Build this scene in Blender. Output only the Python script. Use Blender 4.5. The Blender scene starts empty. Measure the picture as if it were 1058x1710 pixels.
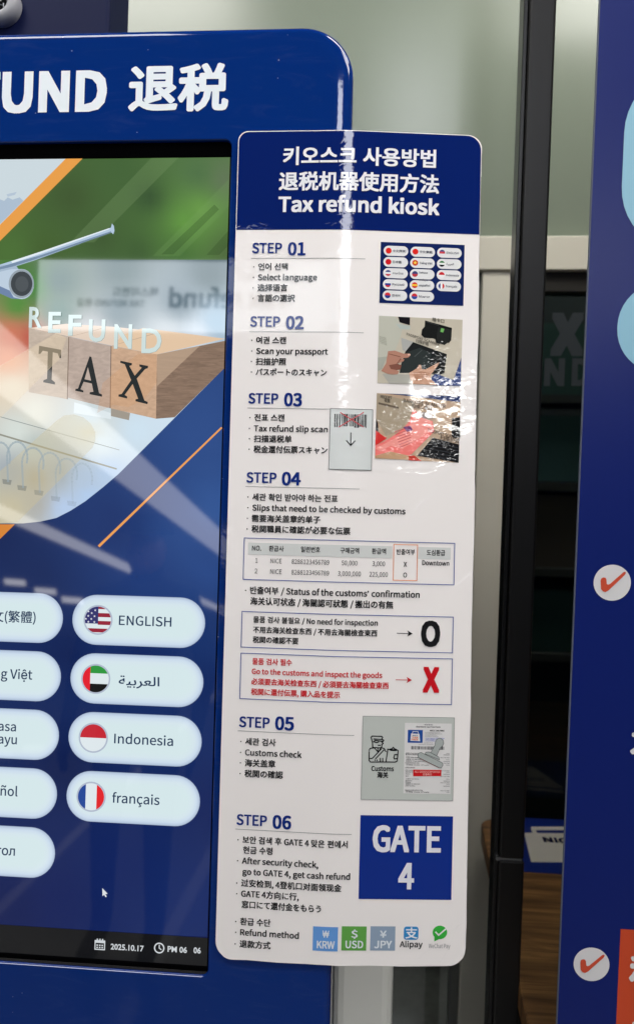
import bpy, bmesh, math, os, random
import numpy as np
from mathutils import Matrix, Vector
random.seed(7)
S = bpy.context.scene
COL = S.collection

# ------------------------------------------------------------------ camera
TILT = math.radians(5.5)                 # the kiosk face leans back from plumb
PIV = Vector((0, 0, 1.35))
F, CX, CY = 1300.0, 529.0, 855.0         # photograph's focal length and centre, pixels (1058 x 1710)
yaw, pit, rol = [math.radians(a) for a in (4.2727542, 1.44350194, 1.45630381)]
MK = Matrix.Translation(PIV) @ Matrix.Rotation(-TILT, 4, 'X')   # kiosk-face frame -> world
MKI = MK.inverted()
_f = Vector((-math.sin(yaw)*math.cos(pit), math.cos(yaw)*math.cos(pit), math.sin(pit)))
_r0 = Vector((math.cos(yaw), math.sin(yaw), 0)); _u0 = _r0.cross(_f)
_r = math.cos(rol)*_r0 + math.sin(rol)*_u0; _u = -math.sin(rol)*_r0 + math.cos(rol)*_u0
CK = Vector((0, -.66, 0))                # camera in the kiosk-face frame (z measured from the pivot)
cam = bpy.data.objects.new('camera', bpy.data.cameras.new('camera')); COL.objects.link(cam)
cam.matrix_world = MK @ (Matrix.Translation(CK) @ Matrix((_r, _u, -_f)).transposed().to_4x4())
cd = cam.data; cd.sensor_fit = 'VERTICAL'; cd.sensor_height = 24; cd.lens = 24*F/1710
cd.clip_start = .02; cd.clip_end = 200
cd.dof.use_dof = True; cd.dof.focus_distance = .67; cd.dof.aperture_fstop = 4.6
S.camera = cam

# ------------------------------------------------------------------ light
W = bpy.data.worlds.new("World"); S.world = W; W.use_nodes = True
W.node_tree.nodes['Background'].inputs[0].default_value = (.78, .86, 1, 1)
W.node_tree.nodes['Background'].inputs[1].default_value = .08
S.view_settings.view_transform = 'Standard'; S.view_settings.look = 'None'
S.view_settings.exposure = 0; S.view_settings.gamma = 1
S.cycles.max_bounces = 8; S.cycles.transparent_max_bounces = 16
S.cycles.sample_clamp_indirect = 6

CAMW = MK @ CK
def ray(px, py):
    return _f + _r*((px-CX)/F) - _u*((py-CY)/F)
def atK(px, py, y=0.0):
    """photo pixel -> (x, z) on a plane of the kiosk frame"""
    d = ray(px, py); p = CK + d*((y-CK.y)/d.y); return p.x, p.z
def atW(px, py, Y):
    """photo pixel -> world (x, z) on the plumb plane Y"""
    d = (MK.to_3x3() @ ray(px, py)); p = CAMW + d*((Y-CAMW.y)/d.y); return p.x, p.z
def atZ(px, py, z):
    d = (MK.to_3x3() @ ray(px, py)); p = CAMW + d*((z-CAMW.z)/d.z); return p.x, p.y
def atMirror(px, py, D):
    """world point seen at this pixel in the mirror image of the kiosk face, D metres along"""
    d = ray(px, py); p = CK + d*(D/d.y); return MK @ Vector((p.x, -p.y, p.z))

# the sheet is stuck flat on the kiosk face and bends back where it passes the kiosk's edge
BX0, BX1, BS = -.041, -.022, .107
def sheetY(x):
    if x <= BX0: y = 0
    elif x <= BX1: y = BS*(x-BX0)**2/(2*(BX1-BX0))
    else: y = BS*(BX1-BX0)/2 + BS*(x-BX1)
    return y - .0032
def sheetN(x):
    s = 0 if x <= BX0 else (BS*(x-BX0)/(BX1-BX0) if x <= BX1 else BS)
    return Vector((s, -1, 0)).normalized()
def atP(px, py):
    y = -.003
    for _ in range(6):
        x, z = atK(px, py, y); y = sheetY(x)
    return x, z

# ------------------------------------------------------------------ materials
def lin(c, k=1.0):
    return tuple(min(1, k*(v/255/12.92 if v <= 10.3 else ((v/255+.055)/1.055)**2.4)) for v in c) + (1,)
MATS = {}
def newmat(name):
    m = bpy.data.materials.new(name); m.use_nodes = True
    return m, m.node_tree.nodes, m.node_tree.links, m.node_tree.nodes['Principled BSDF']
def N(nt, t, **k):
    n = nt.nodes.new(t)
    for a, v in k.items(): setattr(n, a, v)
    return n
def math_(nt, op, a, b=None, c=None, clamp=False):
    n = N(nt, 'ShaderNodeMath', operation=op, use_clamp=clamp)
    for i, v in enumerate((a, b, c)):
        if v is None: continue
        if isinstance(v, (int, float)): n.inputs[i].default_value = v
        else: nt.links.new(v, n.inputs[i])
    return n.outputs[0]
def vmath(nt, op, a, b=None, out=0):
    n = N(nt, 'ShaderNodeVectorMath', operation=op)
    for i, v in enumerate((a, b)):
        if v is None: continue
        if isinstance(v, (tuple, Vector)): n.inputs[i].default_value = v
        else: nt.links.new(v, n.inputs[i])
    return n.outputs[out]
def noise(nt, vec, scale, detail=3, rough=.5, dist=0):
    n = N(nt, 'ShaderNodeTexNoise'); n.inputs['Scale'].default_value = scale
    n.inputs['Detail'].default_value = detail; n.inputs['Roughness'].default_value = rough
    n.inputs['Distortion'].default_value = dist
    nt.links.new(vec, n.inputs['Vector']); return n.outputs['Fac']
def smooth(nt, v, a, b):
    n = N(nt, 'ShaderNodeMapRange', interpolation_type='SMOOTHSTEP')
    n.inputs['From Min'].default_value = a; n.inputs['From Max'].default_value = b
    nt.links.new(v, n.inputs['Value']); return n.outputs['Result']

# laminate surface of the poster: bubbles, orange peel and creases, shared by every print colour
LG = bpy.data.node_groups.new('laminate_relief', 'ShaderNodeTree')
LG.interface.new_socket('Normal', in_out='OUTPUT', socket_type='NodeSocketVector')
_o = N(LG, 'NodeGroupOutput'); _tc = N(LG, 'ShaderNodeTexCoord').outputs['Object']
def build_laminate():
    nt = LG
    n1 = noise(nt, _tc, 190, 3, .6, .8)
    bub = smooth(nt, n1, .52, .60)
    area = smooth(nt, noise(nt, _tc, 16, 2, .5, .3), .42, .56)
    sep = N(nt, 'ShaderNodeSeparateXYZ'); nt.links.new(_tc, sep.inputs[0])
    def spot(cx, cz, rx, rz):
        a = math_(nt, 'DIVIDE', math_(nt, 'SUBTRACT', sep.outputs[0], cx), rx)
        b = math_(nt, 'DIVIDE', math_(nt, 'SUBTRACT', sep.outputs[2], cz), rz)
        d = math_(nt, 'SQRT', math_(nt, 'ADD', math_(nt, 'MULTIPLY', a, a), math_(nt, 'MULTIPLY', b, b)))
        n = N(nt, 'ShaderNodeMapRange', interpolation_type='SMOOTHSTEP')
        n.inputs['From Min'].default_value = 1.0; n.inputs['From Max'].default_value = .35
        nt.links.new(d, n.inputs['Value']); return n.outputs['Result']
    x1, z1 = atP(755, 640); x2, z2 = atP(690, 730); x3, z3 = atP(560, 740); x4, z4 = atP(410, 880); x5, z5 = atP(410, 420)
    amt = spot(x1, z1, .034, .045)
    for q in ((x2, z2, .046, .036), (x3, z3, .03, .10), (x4, z4, .03, .10), (x5, z5, .05, .03)):
        amt = math_(nt, 'MAXIMUM', amt, spot(*q))
    amt = math_(nt, 'MAXIMUM', amt, math_(nt, 'MULTIPLY', spot(-.034, .2, .02, .2), .16))
    mp = N(nt, 'ShaderNodeMapping'); mp.inputs['Rotation'].default_value = (0, -.8, 0); mp.inputs['Scale'].default_value = (75, 100, 150); nt.links.new(_tc, mp.inputs[0])
    coarse = noise(nt, mp.outputs[0], 1, 2, .5, .9)
    h = math_(nt, 'MULTIPLY', math_(nt, 'MULTIPLY', bub, amt), .00003)
    h = math_(nt, 'ADD', h, math_(nt, 'MULTIPLY', math_(nt, 'MULTIPLY', smooth(nt, coarse, .42, .58), amt), .00036))
    h = math_(nt, 'ADD', h, math_(nt, 'MULTIPLY', math_(nt, 'MULTIPLY', n1, amt), .00002))
    h = math_(nt, 'ADD', h, math_(nt, 'MULTIPLY', noise(nt, _tc, 500, 1), .0000012))
    h = math_(nt, 'ADD', h, math_(nt, 'MULTIPLY', noise(nt, _tc, 28, 1), .00003))
    wob = N(nt, 'ShaderNodeTexNoise'); wob.inputs['Scale'].default_value = 22; nt.links.new(_tc, wob.inputs['Vector'])
    wv = vmath(nt, 'MULTIPLY', vmath(nt, 'SUBTRACT', wob.outputs['Color'], (.5, .5, .5)), (.012, 0, .012))
    pw = vmath(nt, 'ADD', _tc, wv)
    flat = N(nt, 'ShaderNodeVectorMath', operation='MULTIPLY'); nt.links.new(pw, flat.inputs[0]); flat.inputs[1].default_value = (1, 0, 1)
    for (ax, ay), (bx, by), w, k in (((385, 656), (470, 628), .0022, .00022), ((470, 628), (600, 622), .002, .00014), ((600, 622), (795, 628), .002, .00016),
                                      ((722, 820), (640, 905), .0016, .00016), ((800, 950), (640, 1075), .0018, .0002), ((640, 1075), (560, 1215), .002, .00022),
                                      ((560, 1215), (505, 1345), .002, .0002), ((700, 1598), (772, 1540), .002, .0003), ((735, 1605), (764, 1545), .0014, .0003)):
        a = Vector((*atP(ax, ay),)); b = Vector((*atP(bx, by),))
        A = Vector((a.x, 0, a.y)); D = Vector((b.x-a.x, 0, b.y-a.y))
        pa = vmath(nt, 'SUBTRACT', flat.outputs[0], A)
        t = math_(nt, 'DIVIDE', vmath(nt, 'DOT_PRODUCT', pa, D, 1), D.length_squared, clamp=True)
        sc = N(nt, 'ShaderNodeVectorMath', operation='SCALE'); sc.inputs[0].default_value = D; nt.links.new(t, sc.inputs['Scale'])
        d = vmath(nt, 'LENGTH', vmath(nt, 'SUBTRACT', pa, sc.outputs[0]), None, 1)
        r = N(nt, 'ShaderNodeMapRange', interpolation_type='SMOOTHERSTEP')
        r.inputs['From Min'].default_value = w; r.inputs['From Max'].default_value = 0
        r.inputs['To Max'].default_value = k*1.4; nt.links.new(d, r.inputs['Value'])
        h = math_(nt, 'ADD', h, r.outputs['Result'])
    bp = N(nt, 'ShaderNodeBump'); bp.inputs['Strength'].default_value = 1; bp.inputs['Distance'].default_value = 1
    nt.links.new(h, bp.inputs['Height']); nt.links.new(bp.outputs[0], _o.inputs[0])
build_laminate()

def print_mat(c, k=1.08):
    """ink under the laminate of the poster"""
    key = ('print', c)
    if key in MATS: return MATS[key]
    m, n, l, b = newmat('print_%02x%02x%02x' % c)
    b.inputs['Base Color'].default_value = lin(c, k)
    b.inputs['Roughness'].default_value = .6; b.inputs['Specular IOR Level'].default_value = .0
    b.inputs['Coat Weight'].default_value = 1; b.inputs['Coat Roughness'].default_value = .03
    g = N(m.node_tree, 'ShaderNodeGroup'); g.node_tree = LG
    l.new(g.outputs[0], b.inputs['Coat Normal'])
    MATS[key] = m; return m
def emit_mat(c, k=1.0, alpha=1.0, attr=False, tex=None):
    """a pixel colour of the lit display, behind its glossy glass"""
    key = ('emit', c, k, alpha, attr, tex)
    if key in MATS: return MATS[key]
    m, n, l, b = newmat('display_%02x%02x%02x' % c)
    b.inputs['Base Color'].default_value = (.004, .004, .005, 1)
    b.inputs['Roughness'].default_value = .028; b.inputs['IOR'].default_value = 1.75
    b.inputs['Emission Color'].default_value = lin(c, k); b.inputs['Emission Strength'].default_value = 1
    if attr:
        a = N(m.node_tree, 'ShaderNodeVertexColor', layer_name='Col'); l.new(a.outputs[0], b.inputs['Emission Color'])
    if tex:
        tc = N(m.node_tree, 'ShaderNodeTexCoord').outputs['Object']
        mp = N(m.node_tree, 'ShaderNodeMapping'); l.new(tc, mp.inputs[0])
        mp.inputs['Rotation'].default_value = (0, math.radians(12 if tex == 'grain' else -18), 0)
        mp.inputs['Scale'].default_value = (60, 1, 500) if tex == 'side' else ((90, 1, 200) if tex == 'grain' else (40, 40, 40))
        f = noise(m.node_tree, mp.outputs[0], 1, 4, .6, 1.2)
        r = N(m.node_tree, 'ShaderNodeValToRGB'); l.new(f, r.inputs[0])
        d = .72 if tex == 'side' else .88
        r.color_ramp.elements[0].position = .3; r.color_ramp.elements[0].color = [v*d for v in lin(c, k)[:3]] + [1]
        r.color_ramp.elements[1].position = .65; r.color_ramp.elements[1].color = lin(c, k*1.1)
        l.new(r.outputs[0], b.inputs['Emission Color'])
    b.inputs['Alpha'].default_value = alpha
    MATS[key] = m; return m
def surf(name, c, rough=.4, k=1.1, metal=0, coat=0, bump=0, bscale=200, var=0, vscale=8, spec=.5, aniso=None):
    m, n, l, b = newmat(name); nt = m.node_tree
    b.inputs['Base Color'].default_value = lin(c, k); b.inputs['Roughness'].default_value = rough
    b.inputs['Metallic'].default_value = metal; b.inputs['Coat Weight'].default_value = coat
    b.inputs['Coat Roughness'].default_value = .03; b.inputs['Specular IOR Level'].default_value = spec
    tc = N(nt, 'ShaderNodeTexCoord').outputs['Object']
    if aniso:
        mp = N(nt, 'ShaderNodeMapping'); mp.inputs['Scale'].default_value = aniso; l.new(tc, mp.inputs[0]); tc = mp.outputs[0]
    if var:
        f = noise(nt, tc, vscale, 5, .6, .4)
        r = N(nt, 'ShaderNodeValToRGB'); l.new(f, r.inputs[0])
        r.color_ramp.elements[0].position = .3; r.color_ramp.elements[1].position = .7
        r.color_ramp.elements[0].color = [v*(1-var) for v in lin(c, k)[:3]] + [1]
        r.color_ramp.elements[1].color = [min(1, v*(1+var)) for v in lin(c, k)[:3]] + [1]
        l.new(r.outputs[0], b.inputs['Base Color'])
    if bump:
        bp = N(nt, 'ShaderNodeBump'); bp.inputs['Distance'].default_value = bump; bp.inputs['Strength'].default_value = 1
        l.new(noise(nt, tc, bscale, 3), bp.inputs['Height']); l.new(bp.outputs[0], b.inputs['Normal'])
        if coat: l.new(bp.outputs[0], b.inputs['Coat Normal'])
    return m
def lamp_mat(name, c, s):
    m, n, l, b = newmat(name)
    b.inputs['Base Color'].default_value = (.7, .7, .7, 1); b.inputs['Emission Color'].default_value = (*c, 1)
    b.inputs['Emission Strength'].default_value = s; return m

def dusty_blue():
    """deep blue gloss lacquer with dust specks and faint wiping marks"""
    m, n, l, b = newmat('kiosk_blue_lacquer'); nt = m.node_tree
    tc = N(nt, 'ShaderNodeTexCoord').outputs['Object']
    v = N(nt, 'ShaderNodeTexVoronoi'); v.inputs['Scale'].default_value = 130; l.new(tc, v.inputs['Vector'])
    sz = N(nt, 'ShaderNodeSeparateColor'); l.new(v.outputs['Color'], sz.inputs[0])
    dot = math_(nt, 'LESS_THAN', v.outputs['Distance'], math_(nt, 'MULTIPLY', math_(nt, 'POWER', sz.outputs[0], 7), .09))
    mp = N(nt, 'ShaderNodeMapping'); l.new(tc, mp.inputs[0]); mp.inputs['Rotation'].default_value = (0, .6, 0); mp.inputs['Scale'].default_value = (12, 12, 60)
    wipe = smooth(nt, noise(nt, mp.outputs[0], 1.2, 6, .65, 2), .5, .8)
    fac = math_(nt, 'MAXIMUM', math_(nt, 'MULTIPLY', dot, .5), math_(nt, 'MULTIPLY', wipe, .02))
    mx = N(nt, 'ShaderNodeMix', data_type='RGBA'); l.new(fac, mx.inputs[0])
    mx.inputs[6].default_value = lin((0, 41, 113), 1.0); mx.inputs[7].default_value = lin((170, 180, 205))
    l.new(mx.outputs[2], b.inputs['Base Color'])
    b.inputs['Roughness'].default_value = .3; b.inputs['Coat Weight'].default_value = 1; b.inputs['Coat Roughness'].default_value = .05
    b.inputs['Specular IOR Level'].default_value = 0
    bp = N(nt, 'ShaderNodeBump'); bp.inputs['Distance'].default_value = .00004
    l.new(noise(nt, tc, 120, 2), bp.inputs['Height']); l.new(bp.outputs[0], b.inputs['Coat Normal'])
    return m

# ------------------------------------------------------------------ builders
def tag(o, label=None, cat=None, group=None, kind=None):
    if label: o['label'] = label
    if cat: o['category'] = cat
    if group: o['group'] = group
    if kind: o['kind'] = kind
    return o
def empty(name, loc, label, cat, group=None):
    o = bpy.data.objects.new(name, None); COL.objects.link(o); o.location = loc
    o.empty_display_size = .05; tag(o, label, cat, group); return o
def finish(name, me, mat, parent=None, mw=None, smoothf=False):
    o = bpy.data.objects.new(name, me); COL.objects.link(o)
    if mat: me.materials.append(mat)
    if mw is not None: o.matrix_world = mw
    if parent:
        root = parent; pm = Matrix.Identity(4)
        o.parent = parent
        o.matrix_parent_inverse = world_of(parent).inverted()
        o.matrix_basis = mw if mw is not None else Matrix.Identity(4)
    if smoothf:
        for p in me.polygons: p.use_smooth = True
    return o
def world_of(o):
    if o.parent is None: return o.matrix_basis.copy()
    return world_of(o.parent) @ o.matrix_parent_inverse @ o.matrix_basis
def bm_obj(name, bm, mat, parent=None, mw=None, sm=False):
    me = bpy.data.meshes.new(name); bm.to_mesh(me); bm.free()
    return finish(name, me, mat, parent, mw, sm)
def box(bm, x0, x1, y0, y1, z0, z1, bev=0):
    M = Matrix.Translation(((x0+x1)/2, (y0+y1)/2, (z0+z1)/2)) @ Matrix.Diagonal((x1-x0, y1-y0, z1-z0, 1))
    r = bmesh.ops.create_cube(bm, size=1, matrix=M)
    if bev:
        es = list({e for v in r['verts'] for e in v.link_edges})
        bmesh.ops.bevel(bm, geom=es, offset=bev, segments=3, affect='EDGES', profile=.5)
def boxo(name, x0, x1, y0, y1, z0, z1, mat, parent=None, mw=None, bev=0):
    bm = bmesh.new(); box(bm, x0, x1, y0, y1, z0, z1, bev)
    return bm_obj(name, bm, mat, parent, mw)

# flat print: list of polygons [(x,z)...] on a layer; mode 'P' poster sheet, 'K' plane at depth y
def flat(name, polys, mat, parent, y=0.0, layer=1, mode='K', step=.00015, cols=None, mw=None, thick=0):
    bm = bmesh.new()
    for poly in polys:
        vs = [bm.verts.new((x, 0, z)) for x, z in poly]
        try: bm.faces.new(vs)
        except ValueError: pass
    bm.normal_update()
    if mode == 'K' and cols is None: bmesh.ops.triangulate(bm, faces=bm.faces, ngon_method='EAR_CLIP')
    if mode == 'P': bend(bm)
    bm.normal_update()
    for f in bm.faces:
        if f.normal.y > 0: f.normal_flip()
    me = to_sheet(name, bm, mode, y, layer*step)
    return finish(name, me, mat, parent, MK if mw is None else mw)
def bend(bm):
    bm.normal_update()
    bmesh.ops.triangulate(bm, faces=bm.faces, ngon_method='EAR_CLIP')
    xs = [v.co.x for v in bm.verts]
    if not xs: return
    a, b = min(xs), max(xs)
    for k in range(11):
        x = BX0 + (BX1-BX0)*k/10
        if a < x < b:
            bmesh.ops.bisect_plane(bm, geom=bm.verts[:]+bm.edges[:]+bm.faces[:], plane_co=(x, 0, 0), plane_no=(1, 0, 0), dist=1e-7)
def to_sheet(name, bm, mode, y, off):
    me = bpy.data.meshes.new(name)
    if mode == 'P':
        for v in bm.verts: v.co.y = sheetY(v.co.x) - off + v.co.y
        bm.to_mesh(me); nv = [sheetN(v.co.x) for v in bm.verts]; bm.free()
        for p in me.polygons: p.use_smooth = True
        if len(me.polygons): me.normals_split_custom_set_from_vertices(nv)
    else:
        for v in bm.verts: v.co.y += y - off
        bm.to_mesh(me); bm.free()
    return me

# ------------------------------------------------------------------ lettering
FD = bpy.utils.system_resource('DATAFILES', path='fonts')
try: CJK = bpy.data.fonts.load(os.path.join(FD, 'Noto Sans CJK Regular.woff2'))
except Exception: CJK = None
TC = bpy.data.curves.new('lettering_source', 'FONT'); TO = bpy.data.objects.new('lettering_source', TC); COL.objects.link(TO)
DEFF = TC.font
CACHE = {}
def raw(s, bold, primary):
    """outline mesh of a run, em = 1; the CJK font file measures .3506 em per unit when loaded directly"""
    key = (s, bold, primary)
    if key in CACHE: return CACHE[key]
    e = .3506 if (primary and CJK) else 1.0
    TC.body = s; TC.size = 1; TC.offset = bold*e; TC.resolution_u = 3; TC.fill_mode = 'FRONT'
    TC.font = CJK if (primary and CJK) else DEFF
    dg = bpy.context.evaluated_depsgraph_get(); dg.update()
    me = bpy.data.meshes.new_from_object(TO.evaluated_get(dg))
    vs = [(v.co.x/e, v.co.y/e) for v in me.vertices]; fs = [tuple(p.vertices) for p in me.polygons]
    bpy.data.meshes.remove(me); CACHE[key] = (vs, fs); return vs, fs
def advance(s, primary):
    return max(v[0] for v in raw(s+'|', 0, primary)[0]) - max(v[0] for v in raw('|', 0, primary)[0])
def shifts(b, latin=False):
    """a bold print of dense signs: copies of the regular outline nudged round a small square or circle, each a hair above the last"""
    if b < .006: return [(0, 0)]
    if latin and b > .0305: return [(0, 0)]+[(b*i, b*.8*j) for i in (-1, 0, 1) for j in (-1, 0, 1) if i or j]
    if b > .0305: return [(0, 0)]+[(b*math.cos(j*math.pi/6), b*.9*math.sin(j*math.pi/6)) for j in range(12)]
    k = [(1, 1), (-1, 1), (1, -1), (-1, -1)]
    return [(b*.95*i, b*.75*j) for i, j in k]
def glyphs(s, bold=0, font='cjk'):
    """(x, y, stack) vertices and faces of a string; emboldened by stacking"""
    if font == 'inter':
        vs, fs = raw(s, bold, False); return [(v[0], v[1], 0) for v in vs], fs
    runs = []
    for ch in s:
        p = ord(ch) < 0x250
        if ch == ' ' and runs: p = runs[-1][0]
        if runs and runs[-1][0] == p: runs[-1][1] += ch
        else: runs.append([p, ch])
    V, Fc, x = [], [], 0.0
    for p, r in runs:
        cop = shifts(bold, p); vs, fs = raw(r, 0, p)
        for j, (dx, dy) in enumerate(cop):
            o = len(V); V += [(v[0]+x+dx, v[1]+dy, j) for v in vs]; Fc += [tuple(i+o for i in f) for f in fs]
        if len(runs) > 1: x += advance(r, p)
    return V, Fc
CAPC = .733; CAPI = .728
def letters(name, items, mat, parent, mode='P', y=0.0, layer=3, mw=None, at=None, ppm=1940.):
    """items: (string, left px, baseline px, right px or None, cap height px, bold[, anchor]) -> one printed line"""
    bm = bmesh.new(); at = at or (atP if mode == 'P' else (lambda a, b: atK(a, b, y)))
    for it in items:
        s, pl, pb, pr, cap, bold = it[:6]; font = it[6] if len(it) > 6 else 'cjk'; zref = it[7] if len(it) > 7 else None
        vs, fs = glyphs(s, bold, font)
        if not vs: continue
        x0 = min(v[0] for v in vs); x1 = max(v[0] for v in vs)
        k = cap/ppm/(CAPC if font == 'cjk' else CAPI)
        if pl is None:
            xr, z = at(pr, pb); kx = k; xl = xr - (x1-x0)*k
        else:
            xl, z = at(pl, pb); kx = k if pr is None else (at(pr, pb)[0]-xl)/(x1-x0)
        if zref: z = at(*zref)[1]
        vv = [bm.verts.new((xl+(v[0]-x0)*kx, -v[2]*5e-6, z+v[1]*k)) for v in vs]
        for f in fs:
            try: bm.faces.new([vv[i] for i in f])
            except ValueError: pass
    if mode == 'P': bend(bm)
    bm.normal_update()
    for f in bm.faces:
        if f.normal.y > 0: f.normal_flip()
    me = to_sheet(name, bm, mode, y, layer*.00015)
    return finish(name, me, mat, parent, MK if mw is None else mw)

def arc(cx, cz, r, a0, a1, n=10):
    return [(cx+r*math.cos(math.radians(a0+(a1-a0)*i/n)), cz+r*math.sin(math.radians(a0+(a1-a0)*i/n))) for i in range(n+1)]
def rrect(x0, x1, z0, z1, r, n=8, rs=None):
    rs = rs or (r, r, r, r)   # bl, br, tr, tl
    return (arc(x0+rs[0], z0+rs[0], rs[0], 180, 270, n) + arc(x1-rs[1], z0+rs[1], rs[1], 270, 360, n)
            + arc(x1-rs[2], z1-rs[2], rs[2], 0, 90, n) + arc(x0+rs[3], z1-rs[3], rs[3], 90, 180, n))
def frame_polys(x0, x1, z0, z1, t):
    return [[(x0, z0), (x1, z0), (x1, z0+t), (x0, z0+t)], [(x0, z1-t), (x1, z1-t), (x1, z1), (x0, z1)],
            [(x0, z0+t), (x0+t, z0+t), (x0+t, z1-t), (x0, z1-t)], [(x1-t, z0+t), (x1, z0+t), (x1, z1-t), (x1-t, z1-t)]]
def stroke(pts, w):
    out = []
    for a, b in zip(pts, pts[1:]):
        d = Vector((b[0]-a[0], b[1]-a[1]))
        if d.length < 1e-9: continue
        n = Vector((-d.y, d.x)).normalized()*w/2; e = d.normalized()*w*.35
        out.append([(a[0]-e.x+n.x, a[1]-e.y+n.y), (a[0]-e.x-n.x, a[1]-e.y-n.y), (b[0]+e.x-n.x, b[1]+e.y-n.y), (b[0]+e.x+n.x, b[1]+e.y+n.y)])
    return out
def clip(poly, nx, nz, c):
    """keep nx*x+nz*z >= c"""
    out = []
    for i, a in enumerate(poly):
        b = poly[(i+1) % len(poly)]; da = nx*a[0]+nz*a[1]-c; db = nx*b[0]+nz*b[1]-c
        if da >= 0: out.append(a)
        if (da >= 0) != (db >= 0):
            t = da/(da-db); out.append((a[0]+(b[0]-a[0])*t, a[1]+(b[1]-a[1])*t))
    return out

# ================================================================== KIOSK
BLUE = dusty_blue()
BLACK = surf('black_bezel', (4, 4, 5), .8, spec=0)
GREYW = surf('vinyl_white_lettering', (212, 219, 226), .5)
KX0, KX1, KZT, KZB = -.632, -.0276, 1.7885-1.35, -.62
kiosk = empty('tax_refund_kiosk', MK @ Vector((-.33, .05, KZB)), 'glossy deep blue tax refund kiosk with large touch screen showing language buttons', 'kiosk')
HX0, HX1, HZ0, HZ1 = -.5285, -.1318, .9715-1.35, 1.6885-1.35
def kiosk_body():
    bm = bmesh.new(); n = 14; rf = .009
    def ring(off, y, x0=KX0, x1=KX1, z0=KZB, z1=KZT, R=.045, n=n):
        pts = rrect(x0+off, x1-off, z0+off, z1-off, max(R-off, .001), n)
        # the gentle roll-off belongs to the two upright sides, the top keeps a plain fillet
        wt = [abs(math.cos(math.radians(a0+90*i/n))) for a0 in (180, 270, 0, 90) for i in range(n+1)]
        g = y[0] if isinstance(y, tuple) else 0; y = y[1] if isinstance(y, tuple) else y
        return [bm.verts.new((x, y+g*w, z)) for (x, z), w in zip(pts, wt)]
    # the face rolls off very gently before the tight outer fillet
    prof = [(.017-.011*t, (.12*.011*t*t/2, 0)) for t in (0, .2, .4, .6, .8, 1)]; rf = .0068
    prof += [(rf*(1-math.sin(a)), (.00066, rf*(math.cos(.12)-math.cos(a)))) for a in (.3, .5, .7, .9, 1.1, 1.3, 1.5708)]
    rings = [ring(o, y) for o, y in prof]
    rings += [ring(0, .012), ring(.0008, .0128), ring(.0022, .0132), ring(.0022, .09)]
    for a, b in zip(rings, rings[1:]):
        for i in range(len(a)):
            f = bm.faces.new((a[i], a[(i+1) % len(a)], b[(i+1) % len(a)], b[i])); f.smooth = True
    bm.faces.new(list(reversed(rings[-1])))
    hp = [(-.0015*(1-math.cos(math.radians(a)))+.0015, .0015*(1-math.sin(math.radians(a)))) for a in (90, 60, 30, 0)]
    hr = [ring(-(.0008*(math.sin(math.radians(a)))), .0008*(1-math.sin(math.radians(a))) if a < 90 else 0, HX0, HX1, HZ0, HZ1, .006, 6) for a in (90, 65, 40, 0)]
    hr.append(ring(0, .012, HX0, HX1, HZ0, HZ1, .006, 6))
    for a, b in zip(hr, hr[1:]):
        for i in range(len(a)):
            f = bm.faces.new((a[i], b[i], b[(i+1) % len(a)], a[(i+1) % len(a)])); f.smooth = True
    es = []
    for r in (rings[0], hr[0]):
        for i in range(len(r)): es.append(bm.edges.get((r[i], r[(i+1) % len(r)])))
    g = bmesh.ops.triangle_fill(bm, use_beauty=True, use_dissolve=False, edges=es)
    bmesh.ops.recalc_face_normals(bm, faces=bm.faces)
    # keep the front perfectly flat in shading
    for f in g['geom']:
        if isinstance(f, bmesh.types.BMFace): f.smooth = False
    return bm_obj('body', bm, BLUE, kiosk, MK)
kiosk_body()
# bezel: gasket frame round the display
DX0, DX1, DZ0, DZ1 = -.5265, -.1336, .9775-1.35, 1.6752-1.35
bm = bmesh.new()
box(bm, HX0-.001, HX1+.001, .0062, .012, HZ0-.001, HZ1+.001)
bm_obj('gasket', bm, BLACK, kiosk, MK)
bm = bmesh.new()
box(bm, HX0+.0002, HX1-.0002, .0035, .0068, DZ1+.0002, HZ1-.0002, .0006)
box(bm, HX0+.0002, HX1-.0002, .0035, .0068, HZ0+.0002, DZ0-.0002, .0006)
box(bm, DX1+.0001, HX1-.0002, .0035, .0068, DZ0, DZ1, .0003)
box(bm, HX0+.0002, DX0-.0001, .0035, .0068, DZ0, DZ1, .0003)
bm_obj('bezel_frame', bm, BLACK, kiosk, MK)
boxo('bezel_lip', HX0+.0004, HX1-.0004, .0025, .0036, HZ0+.0005, HZ0+.0022, surf('dusty_black_rubber', (34, 33, 33), .5, var=.6, vscale=900), kiosk, MK)

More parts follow.
